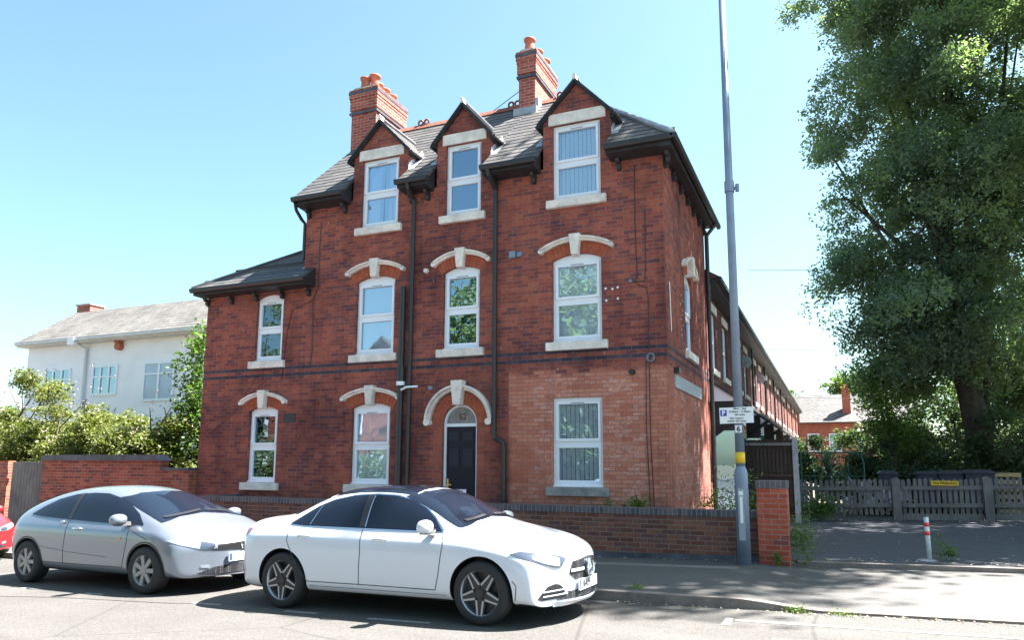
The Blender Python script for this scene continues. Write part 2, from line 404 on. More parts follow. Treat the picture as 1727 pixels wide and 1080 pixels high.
XS = [-60, -50, -45, -40, -30, -20, -15, -12, -9, -6, -4, -3, -2, -1.5, -1.2, -1, -.8, -.6, -.4, -.2, 0, .5, 1, 2, 3, 4, 6, 8, 11, 14, 20, 40, 60]
mb = MB(); gx = [-900, -200, -45, 14, 200, 900]; gy = [-900, -60, 0, 60, 200, 900]
vs = [(x, y, gz(x)-.12) for y in gy for x in gx]
mb.add(vs, [(j*6+i, j*6+i+1, (j+1)*6+i+1, (j+1)*6+i) for j in range(5) for i in range(5)])
tag(mb.build('ground', 'soil'), kind='structure')
strip('road', 'asphalt', XS, -3.2, lambda x: kerbY(x)+.05, 0)
strip('pavement', 'pave', XS, lambda x: kerbY(x)+.125, lambda x: 12.30 if x > -.75 else 12.9, kerbH, .1)
strip('kerb', 'kerb', XS, kerbY, lambda x: kerbY(x)+.125, lambda x: kerbH(x)+.003, .16)
strip('back_kerb', 'kerb', [x for x in XS if x >= -.6], 12.301, 12.435, lambda x: .089, .2)
SX = [-2.55, -2, -1, 0, 1, 2, 4, 8, 14, 20, 30]
strip('side_road', 'side', SX, 12.44, 23.5, .085)
strip('far_pavement', 'pave', XS, -6.2, -3.2, .10, .12)
strip('front_garden', 'soil', [-13.5, -10, -8, -5, -2.5], 12.28, 13.0, .16)
strip('pavement_patch', mottled('lighter patched tarmac', (.17, .165, .16), .12, 6, .9, .2), [-9, -6, -4, -3, -2, -1.32], lambda x: 11.02, lambda x: 11.28, lambda x: kerbH(x)+.004)
# worn paint of the parking bays
def line(x0, x1, y, wd=.07, s=0.): strip('bay_marking', 'paint_line', [x0, x1], lambda x: y+(x-x0)*s, lambda x: y+(x-x0)*s+wd, .004)
for a, b in ((-10.55, -10.2), (-9.2, -8.85), (-7.2, -6.75), (-5.75, -5.3), (-4.6, -3.85)): line(a, b, 6.78+max(0, -4-a)*.05)
line(-1.0, 3.5, 7.93, .075, -.01); strip('bay_marking', 'paint_line', [-1.10, -1.02], 7.70, 8.05, .0045)
strip('road_patch', asphaltmat('darker road patch', (.036, .035, .035), (.095, .09, .085), .0, .1), [-16, -10, -4, 2, 9], 4.3, lambda x: 4.95+.03*math.sin(x), .003)
strip('road_patch', asphaltmat('lighter road patch', (.055, .052, .050), (.13, .122, .112), .0, .1), [-.6, .9, 2.4], 6.2, 7.3, .0032)
mb = MB()  # thin dark line laid along the road surface
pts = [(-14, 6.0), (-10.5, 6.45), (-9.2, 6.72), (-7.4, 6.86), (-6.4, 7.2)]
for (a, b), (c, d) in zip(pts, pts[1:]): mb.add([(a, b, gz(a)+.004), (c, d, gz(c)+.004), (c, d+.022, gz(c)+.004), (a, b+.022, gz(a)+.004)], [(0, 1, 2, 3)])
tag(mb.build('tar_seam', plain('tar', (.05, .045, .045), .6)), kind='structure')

# ---------------------------------------------------------------- the corner house
F = 13.0; XL, XM, XR, YB = -13.53, -10.72, -2.62, 17.75
house = thing('corner_house', 'three storey red brick corner house with three gabled dormers and slate roof', 'house', (-7, 15, 0))
def arch_poly(x0, x1, z0, zs, zc, n=14):
    """rectangle with a segmental (or flat) head: spring zs, crown zc"""
    if zc <= zs+1e-4: return [(x0, z0), (x1, z0), (x1, zs), (x0, zs)]
    h = zc-zs; a = (x1-x0)/2; r = (a*a+h*h)/(2*h); cx = (x0+x1)/2; cz = zc-r; th = math.asin(min(1, a/r))
    if h > a: th = math.pi-th
    return [(x0, z0), (x1, z0)]+[(cx+r*math.sin(th*(1-2*i/n)), cz+r*math.cos(th*(1-2*i/n))) for i in range(n+1)]
WIN = [  # x0, x1, z0, spring, crown, hood, blind, glass
 (-12.02, -11.25, 3.82, 5.26, 5.36, 0, 1), (-9.275, -8.315, 3.82, 5.41, 5.52, 1, 1), (-7.15, -6.33, 3.82, 5.41, 5.52, 1, 0), (-4.785, -3.81, 3.82, 5.41, 5.52, 1, 2),
 (-12.065, -11.26, 1.11, 2.69, 2.79, 1, 1), (-9.285, -8.34, 1.11, 2.69, 2.79, 1, 1), (-4.79, -3.825, 1.13, 2.77, 2.77, 0, 1),
 (-9.24, -8.295, 6.62, 8.17, 8.17, 0, 3), (-7.145, -6.33, 6.62, 8.17, 8.17, 0, 0), (-4.77, -3.80, 6.62, 8.17, 8.17, 0, 1)]
DOOR = (-7.115, -6.36, .3, 2.33, 2.71)
DORM = [(-8.77, .70), (-6.74, .62), (-4.275, .69)]   # centre x, half width
cut = MB()
for x0, x1, z0, zs, zc, *_ in WIN: cut.prism(arch_poly(x0, x1, z0, zs, zc), F-.3, F+.8)
cut.prism(arch_poly(*DOOR), F-.3, F+.8)
wl = MB()
out = [(XM, -.6), (XR, -.6), (XR, 7.3)]
for cx, hw in DORM[::-1]: out += [(cx+hw, 7.3), (cx+hw, 8.25), (cx, 8.97), (cx-hw, 8.25), (cx-hw, 7.3)]
out += [(XM, 7.3)]
wl.prism(out, F, F+.42)
w1 = boolean(wl, cut, 'wall', 'brick', house)
wl = MB().prism([(XL, -.6), (XM, -.6), (XM, 5.5), (XL, 5.5)], F, F+.42)
boolean(wl, cut, 'wing_wall', 'brick', house)
sw = MB().box(XR-.42, XR, F+.42, YB, -.6, 7.3)
c2 = MB().prism(arch_poly(14.92, 15.82, 3.82, 5.38, 5.5), XR-.8, XR+.3, 'x')
boolean(sw, c2, 'side_wall', 'brick', house)
ob = MB().box(XL, XR-.42, YB-.3, YB, -.6, 7.3)
ob.box(XL, XL+.3, F+.42, YB-.3, -.6, 5.5).box(XM, XM+.3, F+.42, YB-.3, -.6, 7.3)
ob.prism([(F+.2, 7.3), (YB-.2, 7.3), (15.3, 9.75)], XM, XM+.3, 'x')
for cx, hw in DORM:
    for s in (-1, 1): ob.prism([(F+.42, 7.5), (F+.42, 8.25), (14.1, 8.25)][::1], min(cx+s*hw, cx+s*(hw-.1)), max(cx+s*hw, cx+s*(hw-.1)), 'x')
ob.build('rear_walls', 'brick', house)
# dark interior: one floor slab per storey and a partition keep the rooms dim
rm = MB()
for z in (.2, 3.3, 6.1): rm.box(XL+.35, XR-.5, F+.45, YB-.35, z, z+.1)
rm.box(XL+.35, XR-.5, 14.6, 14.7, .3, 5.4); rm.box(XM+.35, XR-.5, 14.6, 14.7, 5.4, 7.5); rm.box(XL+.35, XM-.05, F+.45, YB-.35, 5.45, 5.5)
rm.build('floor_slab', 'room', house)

def sector(mb, cx, cz, r0, r1, a0, a1, y0, y1, n):
    for i in range(n):
        b0 = a0+(a1-a0)*i/n; b1 = a0+(a1-a0)*(i+1)/n
        mb.prism([(cx+r0*math.sin(b0), cz+r0*math.cos(b0)), (cx+r1*math.sin(b0), cz+r1*math.cos(b0)), (cx+r1*math.sin(b1), cz+r1*math.cos(b1)), (cx+r0*math.sin(b1), cz+r0*math.cos(b1))], y0, y1)
def window(x0, x1, z0, zs, zc, hood, blind, F=F, sill='stone', label=None, lintel=False, parent=house, xf=None):
    """two light white window: frame > pane, pane, blind, sill, hood"""
    y = F+.07; d = .07; j = .048; mb = MB(); zt = zs-.03
    zm = z0+(zs-z0)*.485 if zc <= zs+1e-4 else z0+(zs-z0)*.50
    mb.box(x0, x0+j, y, y+d, z0, zt); mb.box(x1-j, x1, y, y+d, z0, zt)
    mb.box(x0+j, x1-j, y, y+d, z0, z0+.07); mb.box(x0+j, x1-j, y, y+d, zm-.035, zm+.035)
    mb.prism([p for p in arch_poly(x0, x1, zt-.04, zs, zc) if 1], y-.002, y+d) if zc > zs+1e-4 else mb.box(x0, x1, y-.002, y+d, zt-.04, zs)
    mb.box(x0-.005, x1+.005, y-.045, y, z0-.002, z0+.03)
    for a, b, pr in ((z0+.07, zm-.035, .0), (zm+.035, zt-.04, .018)):
        for (p, q, r_, t) in ((x0+j, x1-j, a, a+.05), (x0+j, x1-j, b-.05, b), (x0+j, x0+j+.052, a+.05, b-.05), (x1-j-.052, x1-j, a+.05, b-.05)):
            mb.box(p, q, y-pr-.008, y+.05, r_, t)
    cx = (x0+x1)/2
    fr = mb.build('window', 'upvc', parent, bevel=.004)
    if label: fr['label'] = label
    MB().box(cx-.13, cx+.13, y-.03, y-.027+.012, zt-.075, zt-.062).build('trickle_vent', 'oldwood', fr)
    gm = 'glass_dark' if blind == 0 else 'glass'
    for a, b in ((z0+.12, zm-.085), (zm+.085, zt-.09)):
        MB().box(x0+j+.05, x1-j-.05, y+.026, y+.032, a, b).build('pane', gm, fr)
    if blind:
        bl = MB(); k = int((x1-x0)/(.095 if blind != 2 else .11)); wv = (x1-x0-.1)/k
        for i in range(k):
            xx = x0+.05+wv*(i+.5); a = R(26 if blind == 1 else (12 if blind == 2 else 24)); kf = .54 if blind == 2 else .43; a += random.uniform(-.025, .025)
            gap = 1.
            if blind == 3 and i in (k//2, k//2+1): a += .5
            dx = math.cos(a)*wv*kf; dy = math.sin(a)*wv*kf
            sw_ = random.uniform(-.002, .002) if blind != 3 else (.05 if i == k//2 else random.uniform(-.01, .01))
            bl.add([(xx-dx-sw_, y+.08-dy, z0), (xx+dx-sw_, y+.08+dy, z0), (xx+dx, y+.08+dy, zs+.02), (xx-dx, y+.08-dy, zs+.02)], [(0, 1, 2, 3)])
            bl.add([(xx-dx-sw_, y+.081-dy, z0), (xx+dx-sw_, y+.081+dy, z0), (xx+dx, y+.081+dy, zs+.02), (xx-dx, y+.081-dy, zs+.02)], [(3, 2, 1, 0)])
        bl.build('blind', 'blind', fr)
    st = MB().box(x0-.115, x1+.115, F-.085, F+.07, z0-.165, z0-.004).build('sill', sill, fr, bevel=.012)
    if lintel: MB().box(x0-.08, x1+.12, F-.03, F+.1, zs+.002, zs+.235).build('lintel', 'stone', fr, bevel=.01)
    if hood:
        a = (x1-x0)/2; h = zc-zs; r = (a*a+h*h)/(2*h); cz = zc-r; th = math.asin((a+.13)/(r+.17))
        vb = MB(); nv = 15; A = math.asin((a+.02)/(r))+.04
        for i in range(nv):
            b0 = -A+2*A*(i+.06)/nv; b1 = -A+2*A*(i+.94)/nv
            sector(vb, cx, cz, r+.002, r+.235, b0, b1, F-.004, F+.05, 1)
        vb.build('brick_arch', 'arch_brick', fr)
        hm = MB(); r0 = r+.235
        T = math.asin(min(.99, (a+.21)/(r0+.04)))
        sector(hm, cx, cz, r0, r0+.05, -T, T, F-.07, F+.02, 16); sector(hm, cx, cz, r0+.05, r0+.085, -T, T, F-.11, F+.02, 16)
        for s in (-1, 1): hm.tube([(cx+s*(r0+.04)*math.sin(T), F-.11, cz+(r0+.04)*math.cos(T)-.01), (cx+s*(r0+.04)*math.sin(T), F+.02, cz+(r0+.04)*math.cos(T)-.01)], .048, 12)
        hm.build('hood_mould', 'stone', fr)
        MB().prism([(cx-.065, zc-.05), (cx+.065, zc-.05), (cx+.112, zc+.36), (cx-.112, zc+.36)], F-.14, F+.06).build('keystone', 'stone', fr, bevel=.01)
    return fr
LB = ['arched window of the lower left wing, upper floor', 'arched first floor window reflecting a gable, with vertical blind', 'plain dark arched window above the front door', 'wide arched first floor window with pale blind',
      'narrow arched window at the far left, ground floor', 'arched ground floor window beside the two drainpipes', 'square headed ground floor window with grey sill',
      'left dormer window with a parted blind', 'middle dormer window without blind', 'right dormer window with striped blind']
for i, wv in enumerate(WIN): window(*wv, sill='stone_grey' if i == 6 else 'stone', label=LB[i], lintel=i >= 7)
# side window: built facing -y then turned to face +x
sd = thing('side_window_holder', None, None); 
for k in ('label', 'category'):
    if k in sd: del sd[k]
before = set(bpy.data.objects)
sf = window(14.92, 15.82, 3.82, 5.38, 5.5, 1, 1, F=0., parent=None)
sf['label'] = 'narrow arched window in the side wall'
sf.parent = house; sf.rotation_euler = (0, 0, R(90)); sf.location = Vector((XR, 0, 0))-house.location
bpy.data.objects.remove(sd)
# flat stone over the blocked shop opening in the side wall
MB().box(XR-.1, XR+.025, 13.60, 16.55, 2.95, 3.2).build('stone_lintel', mottled('blue grey lintel', (.36, .38, .42), .12, 3, .8), house, bevel=.008)
# front door
x0, x1, z0, zs, zc = DOOR; cx = (x0+x1)/2
mb = MB(); y = F+.07
mb.box(x0, x0+.05, y, y+.08, z0, zs); mb.box(x1-.05, x1, y, y+.08, z0, zs); mb.box(x0+.05, x1-.05, y, y+.08, zs-.06, zs)
a = (x1-x0)/2; h = zc-zs; r = (a*a+h*h)/(2*h); cz = zc-r
T = math.pi/2 if h >= a else math.asin(a/r)
sector(mb, cx, cz, r-.05, r, -T, T, y-.001, y+.08, 20)
fd = mb.build('door_frame', 'upvc', house)
MB().prism(arch_poly(x0+.04, x1-.04, zs-.01, zs+.001, zc-.04), y+.03, y+.036).build('fanlight', 'frosted', fd)
text('52', .17, 'house_number', plain('number paint', (.16, .03, .025), .4), fd, (cx+.02, y+.022, zs+.13), bold=.003)
dl = MB().box(x0+.055, x1-.055, y+.02, y+.06, z0, zs-.062).build('door', 'door', house)
for zz, hh in ((2.08, .17), (1.66, .36), (.62, .4)):
    for s in (-1, 1):
        xx = cx+s*.155
        pn = MB()
        for q in range(2): pn.box(xx-.115+q*.02, xx+.115-q*.02, y+.008-.006*q, y+.021-.0135*q, zz-hh/2+q*.02, zz+hh/2-q*.02)
        pn.build('door_panel', 'door_panel', dl)
MB().box(cx-.13, cx+.13, y-.004, y+.022, .98, 1.05).build('letterbox', 'chrome', dl)
hd = MB().box(x0+.075, x0+.115, y+.0, y+.022, 1.0, 1.25); hd.box(x0+.08, x0+.2, y-.045, y-.025, 1.12, 1.145); hd.box(x0+.085, x0+.105, y-.04, y, 1.12, 1.145); hd.build('handle', 'brass', dl)
vb = MB(); nv = 21; ra = a+.0
for i in range(nv):
    b0 = -math.pi/2-.0+math.pi*(i+.06)/nv; b1 = -math.pi/2+math.pi*(i+.94)/nv
    sector(vb, cx, zs, a+.005, a+.24, b0, b1, F-.004, F+.05, 1)
vb.build('brick_arch', 'arch_brick', fd)
for s in (-1, 1): MB().box(min(cx+s*(a+.005), cx+s*(a+.17)), max(cx+s*(a+.005), cx+s*(a+.17)), F-.004, F+.02, .5, zs-.01).build('brick_jamb', 'brick_jamb', fd)
hm = MB(); sector(hm, cx, zs+.02, a+.26, a+.32, -math.pi/2, math.pi/2, F-.07, F+.02, 26); sector(hm, cx, zs+.02, a+.32, a+.36, -math.pi/2, math.pi/2, F-.14, F+.02, 26)
for s in (-1, 1): hm.tube([(cx+s*(a+.30), F-.15, zs+.02), (cx+s*(a+.30), F+.02, zs+.02)], .066, 12)
hm.build('hood_mould', 'stone', fd)
MB().prism([(cx-.075, zc-.03), (cx+.075, zc-.03), (cx+.13, zc+.46), (cx-.13, zc+.46)], F-.18, F+.06).build('keystone', 'stone', fd, bevel=.01)

def coursed(mb, poly, up=None, g=.215, lift=.010, th=.05):
    """lay a roof plane as real overlapping slate courses"""
    P = [Vector(p) for p in poly]; n = None
    for i in range(1, len(P)-1):
        c = (P[i]-P[0]).cross(P[i+1]-P[0])
        if c.length > 1e-5: n = c.normalized(); break
    if n.z < 0: n = -n; P = P[::-1]
    t = Vector((0, 0, 1)).cross(n).normalized(); b = n.cross(t)
    v = [p.dot(b) for p in P]; v0 = min(v); v1 = max(v); k = 0
    def clip(Q, lim, keep_above):
        out = []
        for i, p in enumerate(Q):
            q = Q[(i+1) % len(Q)]; a = (p.dot(b)-lim)*(1 if keep_above else -1); c = (q.dot(b)-lim)*(1 if keep_above else -1)
            if a >= 0: out.append(p)
            if (a > 0 and c < 0) or (a < 0 and c > 0): out.append(p.lerp(q, a/(a-c)))
        return out
    while v0+k*g < v1-.01:
        lo = v0+k*g; hi = min(lo+g, v1); Q = clip(clip(P, lo, True), hi, False); k += 1
        if len(Q) < 3: continue
        R_ = [q+n*(lift*(1-(q.dot(b)-lo)/g)) for q in Q]; B_ = [q-n*th for q in Q]; m = len(Q)
        mb.add(R_+B_, [tuple(range(m)), tuple(range(2*m-1, m-1, -1))]+[(i, i+m, (i+1) % m+m, (i+1) % m) for i in range(m)])

# roofs -------------------------------------------------------------
EY, EZ, RY, RZ = 12.57, 7.40, 15.35, 10.0
sl_ = (RZ-EZ)/(RY-EY); zat = lambda y: EZ+(y-EY)*sl_
rx = XR+.29; hipx = rx-(RY-EY)           # right hip
vx = XM-.07
rf = MB()
xs = [vx]
segs = []
px0 = vx
for c, hw in DORM:
    segs.append((px0, c-hw-.0, EY)); segs.append((c-hw, c+hw, 13.47)); px0 = c+hw
cuts = segs+[(px0, rx, EY)]
for a0, a1, ys in cuts[:-1]:
    hx = min(a1, 99)
    coursed(rf, [(a0, ys, zat(ys)), (a1, ys, zat(ys)), (a1, RY if a1 <= hipx else EY+(rx-a1), RZ if a1 <= hipx else zat(EY+(rx-a1))),
             *( [(hipx, RY, RZ)] if a0 < hipx < a1 else []), (a0, RY if a0 <= hipx else EY+(rx-a0), RZ if a0 <= hipx else zat(EY+(rx-a0)))])
a0 = cuts[-1][0]
coursed(rf, [(a0, EY, EZ), (rx, EY, EZ), (a0, EY+(rx-a0), zat(EY+(rx-a0)))])
by = 2*RY-EY
coursed(rf, [(rx, EY, EZ), (rx, by, EZ), (hipx, RY, RZ)])
rf.slab([(rx, by, EZ), (vx, by, EZ), (vx, RY, RZ), (hipx, RY, RZ)], .05)
roof = rf.build('roof', 'slate', house)
# hip roll in lead, ridge tiles with clay rings
MB().tube([(rx, EY, EZ+.03), (hipx, RY, RZ+.03)], .055, 8).tube([(rx, by, EZ+.03), (hipx, RY, RZ+.03)], .055, 8).build('hip_roll', 'lead', roof)
rt = MB(); x = vx
while x < hipx-.1:
    rt.prism([(RY-.14, RZ-.09), (RY+.14, RZ-.09), (RY+.03, RZ+.055), (RY-.03, RZ+.055)], x, min(x+.45, hipx)-.008, 'x'); x += .45
x = vx+.35
while x < hipx-.2:
    for s in (0, .17):
        c = [(x+s+.065*math.cos(t*math.pi/6), RY, RZ+.12+.065*math.sin(t*math.pi/6)) for t in range(13)]
        rt.tube(c, .026, 6, False)
    x += 1.25
rt.build('ridge_tile', 'ridge', roof)
# wing roof (hipped, leaning on the main wall)
wx, wy, wz = XL-.14, 12.60, 5.58; ws = .64/ (1.0); t_ = XM-wx; tw = .66
top = wz+t_*tw*.62
wr = MB(); kx = XM; ky = wy+t_
# front slope: eave to the line where it meets the tower wall
coursed(wr, [(wx, wy, wz), (XM+.3, wy, wz), (XM+.3, F-.001, wz+(F-wy)*tw), (XM, F, wz+(F-wy)*tw), (XM, 15.3, wz+(15.3-wy)*tw), (wx+2.75, 15.3, wz+2.75*tw)])
wr.slab([(wx, YB+.3, wz), (wx, wy, wz), (wx+2.75, 15.3, wz+2.75*tw)], .05)
wr.slab([(XM, YB+.3, wz), (wx, YB+.3, wz), (wx+2.75, 15.3, wz+2.75*tw), (XM, 15.3, wz+2.75*tw)], .05)
wing_roof = wr.build('wing_roof', 'slate', house)
MB().tube([(wx, wy, wz+.02), (wx+2.75, 15.3, wz+2.75*tw+.02)], .04, 6).build('hip_roll', 'blue', wing_roof)
MB().add([(XM, wy+.45, wz+.45*tw+.02), (XM-.14, wy+.45, wz+.45*tw+.02), (XM-.14, 15.3, wz+2.75*tw+.02), (XM, 15.3, wz+2.75*tw+.12)], [(0, 3, 2, 1), (0, 1, 2, 3)]).box(XM, XM+.12, wy+.05, F-.001, wz-.06, wz+.06).build('flashing', 'lead', wing_roof)

def eave(x0, x1, yf, zt, zw, endl=True, endr=True, br=None):
    """gutter, fascia, soffit and timber brackets along the facade"""
    g = MB(); g.prism([(yf-.07, zt-.005), (yf-.07, zt-.06), (yf-.045, zt-.1), (yf+.02, zt-.1), (yf+.045, zt-.06), (yf+.045, zt-.02)], x0, x1, 'x')
    go = g.build('gutter', 'gutter', house)
    s = MB(); s.prism([(yf+.05, zt-.03), (yf+.05, zt-.15), (F-.001, zw), (F-.001, zt+.0+(F-yf)*.88-.06)], x0+.01, x1-.04, 'x')
    k = br if br is not None else max(2, int((x1-x0)/.62))
    for i in range(k):
        xx = x0+.17+(x1-x0-.34)*i/max(1, k-1)
        s.prism([(yf+.22, zt-.19), (yf+.26, zt-.25), (F-.10, zw-.10), (F-.08, zw-.18), (F-.002, zw-.2), (F-.002, zt-.2)], xx-.035, xx+.035, 'x')
    s.build('eaves_box', 'dark_timber', house)
for i, (a0, a1) in enumerate(((vx, DORM[0][0]-.70), (DORM[0][0]+.66, DORM[1][0]-.63), (DORM[1][0]+.60, DORM[2][0]-.70), (DORM[2][0]+.68, rx))):
    eave(a0, a1, EY, EZ, 7.22, br=2)
eave(wx, XM+.35, 12.60, 5.58, 5.42, br=5)
# side eave of the right hip
g = MB(); g.prism([(rx+.07, EZ-.005), (rx+.07, EZ-.06), (rx+.045, EZ-.1), (rx-.02, EZ-.1), (rx-.045, EZ-.02)], EY-.07, by+.05, 'y'); g.build('gutter', 'gutter', house)
s = MB(); s.prism([(rx-.05, EZ-.03), (rx-.05, EZ-.19), (XR+.001, 7.22), (XR+.001, EZ)], EY+.04, YB, 'y')
for i in range(7):
    yy = F+.15+i*.75; s.prism([(rx-.22, EZ-.19), (rx-.24, EZ-.24), (XR+.09, 7.12), (XR+.07, 7.04), (XR+.002, 7.02), (XR+.002, EZ-.2)], yy-.045, yy+.045, 'y')
s.build('eaves_box', 'dark_timber', house)
# dormers
for i, (cx, hw) in enumerate(DORM):
    yf = F-.085; za = 9.04; ze = 8.22; ex = hw+.08; k = (za-ze)/ex
    yb_r = EY+(za-EZ)/sl_; yb_e = EY+(ze-EZ)/sl_
    d = MB()
    coursed(d, [(cx-ex, yf, ze), (cx, yf, za), (cx, yb_r, za), (cx-ex, yb_e, ze)], th=.03)
    coursed(d, [(cx+ex, yf, ze), (cx+ex, yb_e, ze), (cx, yb_r, za), (cx, yf, za)], th=.03)
    # keep slabs facing up
    dr = d.build('dormer_roof', 'slate', house)
    bb = MB()
    for s in (-1, 1):
        bb.prism([(cx, za-.05), (cx+s*ex, ze-.05), (cx+s*ex, ze-.08), (cx, za-.09)], yf, yf+.04)
        bb.prism([(cx, za+.015), (cx+s*(ex+.02), ze+.0), (cx+s*(ex+.02), ze-.05), (cx, za-.05)], yf-.03, yf+.02)
        bb.slab([(cx+s*hw, yf+.04, ze-.06), (cx+s*ex, yf+.04, ze-.06), (cx+s*ex, yb_e+.1, ze-.06), (cx+s*hw, yb_e+.1, ze-.06)], .03)
        bb.tube([(cx+s*(ex+.03), yf, ze-.05), (cx+s*(ex+.03), yb_e, ze-.05)], .034, 8)
    bb.build('barge_board', 'dark_timber', dr)
    MB().prism([(cx-.04, za-.02), (cx+.04, za-.02), (cx+.03, za+.07), (cx, za+.11), (cx-.03, za+.07)], yf-.04, yf+.12).build('finial', 'stone', dr)
    MB().tube([(cx, yf+.1, za+.01), (cx, yb_r+.1, za+.01)], .06, 8).build('ridge_tile', 'blue', dr)
    for s in (-1, 1):
        fl = MB()
        q0 = zat(12.75); X = cx+s*(hw+.012)
        fl.add([(X, F+.0, zat(F)+.0), (X, yb_e+.15, zat(yb_e+.15)), (X, yb_e+.12, zat(yb_e+.15)+.1), (X, F+.25, zat(F+.25)+.14), (X, F, zat(F)+.16)], [(0, 1, 2, 3, 4), (4, 3, 2, 1, 0)])
        fl.add([(X, 12.95, zat(12.95)+.02), (X+s*.14, 12.95, zat(12.95)+.02), (X+s*.14, yb_e, zat(yb_e)+.02), (X, yb_e, zat(yb_e)+.02)], [(0, 1, 2, 3), (3, 2, 1, 0)])
        fl.build('flashing', 'lead', dr)
# chimneys
def chimney(x0, x1, y0, y1, z0, z1, pots, lab):
    c = MB(); c.box(x0, x1, y0, y1, z0, z1-.62); c.box(x0-.035, x1+.035, y0-.035, y1+.035, z1-.55, z1-.30); c.box(x0-.0, x1+.0, y0, y1, z1-.62, z1-.55)
    c.box(x0-.06, x1+.06, y0-.06, y1+.06, z1-.22, z1-.0); c.box(x0-.045, x1+.045, y0-.045, y1+.045, z1-.30, z1-.22)
    ch = c.build('chimney', 'brick_chim', house); ch['label'] = lab
    MB().box(x0-.045, x1+.045, y0-.045, y1+.045, z1-.66, z1-.60).box(x0-.07, x1+.07, y0-.07, y1+.07, z1-.12, z1-.05).build('blue_band', 'blue', ch)
    MB().prism([(x0-.03, z1), (x1+.03, z1), (x1-.08, z1+.07), (x0+.08, z1+.07)], y0-.02, y1+.02).build('flaunching', 'cement', ch)
    ly = [y0+.17+(y1-y0-.34)*i/(pots-1) for i in range(pots)]
    for i, yy in enumerate(ly):
        xx = (x0+x1)/2+(.0 if pots < 4 else (-.1 if i == 0 else .06)); s = random.uniform(.9, 1.1)
        MB().lathe([(.0, .03), (.13, .03), (.125, .1), (.11, .22*s), (.105, .30*s), (.14, .31*s), (.145, .36*s), (.11, .37*s), (.09, .34*s), (.085, .2)], (xx, yy, z1+.02), 'z', 16).build('pot', 'terracotta', ch, smooth=True)
    return ch
c1 = chimney(-10.86, -10.12, 14.72, 16.05, 8.6, 11.0, 4, 'left chimney stack with four clay pots')
xx = -10.49
MB().lathe([(.0, .03), (.13, .03), (.11, .22), (.105, .36), (.15, .37), (.15, .43), (.1, .44)], (-10.35, 14.95, 11.02), 'z', 16).build('pot', 'terracotta', c1, smooth=True)
c2 = chimney(-6.34, -5.93, 15.0, 16.35, 9.2, 11.18, 3, 'right chimney stack with three clay pots')
MB().box(-6.42, -5.85, 14.86, 15.0, 9.52, 9.72).box(-5.93, -5.85, 15.0, 16.1, 9.7, 9.98).build('flashing', 'lead', c2)
ae = MB().tube([(-6.35, 15.05, 10.25), (-6.75, 14.95, 9.95), (-6.95, 14.9, 9.80)], .012, 6)
ae.build('aerial', 'galv', house)
# down pipes
def pipe(path, r, nm='drainpipe', mat='gutter', br=True, lab=None):
    p = MB().tube(path, r, 12)
    for a, b in zip(path, path[1:]):
        L = abs(a[2]-b[2])
        if L > 1:
            for k in range(int(L/1.7)+1):
                z = min(a[2], b[2])+.25+k*1.7
                if z < max(a[2], b[2]): p.tube([(a[0], a[1], z-.035), (a[0], a[1], z+.035)], r*1.22, 12)
    o = p.build(nm, mat, house, smooth=False)
    if lab: o['label'] = lab
    return o
pipe([(-7.82, 12.55, 7.32), (-7.83, 12.62, 7.22), (-7.86, F-.07, 7.05), (-7.87, F-.07, .2)], .042, lab='slim black drainpipe left of the front door')
pipe([(-5.98, 12.55, 7.32), (-5.98, 12.62, 7.22), (-5.97, F-.07, 7.0), (-5.96, F-.07, 2.12), (-5.94, F-.08, 2.03), (-5.77, F-.08, 1.95), (-5.75, F-.07, 1.85), (-5.75, F-.07, .2)], .045, lab='black drainpipe that jogs sideways right of the front door')
pipe([(-8.06, F-.09, 5.2), (-8.06, F-.09, .2)], .062, lab='thick black soil pipe ending below the upper window')
MB().tube([(-8.06, F-.09, 3.12), (-8.06, F-.09, 3.42)], .09, 12).tube([(-8.0, F-.16, 3.02), (-7.86, F-.2, 3.07), (-7.62, F-.15, 3.08)], .022, 8).build('pipe_collar', 'upvc', house)
MB().tube([(-8.06, F-.09, 3.2), (-8.06, F-.09, 3.5)], .094, 12).build('pipe_collar', 'gutter', house)
pipe([(XM-.02, 12.6, 7.3), (XM-.1, 12.75, 7.18), (XM-.1, 12.95, 7.02), (XM-.08, F+.05, 6.95), (XM-.08, F+.05, 6.1)], .038, lab='short black pipe under the left eaves corner')
pipe([(XR+.3, YB-.05, 7.3), (XR+.08, YB-.1, 7.0), (XR+.08, YB-.1, .1)], .05, lab='tall black drainpipe at the rear of the side wall')
# cables, vents, fixings
def cable(pts, r=.008, mat='gutter', nm='cable'):
    P = [Vector((p[0], F-.012, p[1])) for p in pts]; MB().tube(P, r, 5).build(nm, mat, house)
cable([(-3.14, 7.1), (-3.15, 6), (-3.13, 4.95), (-3.17, 4.85), (-3.12, 4.8), (-2.96, 4.72), (-2.93, 4.5), (-2.94, 3.9), (-2.95, 2), (-2.9, .5)])
cable([(-2.96, 6.2), (-2.97, 5.1), (-3.0, 4.85), (-3.22, 4.86)]); cable([(-3.0, 3.4), (-3.02, 2.2), (-2.97, .5)], .007)
cable([(-10.3, 6.9), (-10.32, 6.2), (-10.3, 5.4), (-10.45, 5.1), (-10.42, 4.7), (-10.4, 4.0), (-10.45, 3.6)], .009)
cable([(-10.45, 5.12), (-11.0, 4.95), (-11.1, 4.5), (-11.15, 3.95), (-11.2, 3.4)], .006)
cable([(-13.2, 2.2), (-12.5, 2.7), (-11.9, 3.5), (-11.55, 3.6), (-11.2, 3.35)], .004)
for x, z in ((-3.73, 4.78), (-3.6, 4.76), (-3.5, 4.78), (-3.72, 4.55), (-3.5, 4.57)): MB().tube([(x, F-.006, z), (x, F+.01, z)], .022, 10).build('wall_fixing', 'signwhite', house)
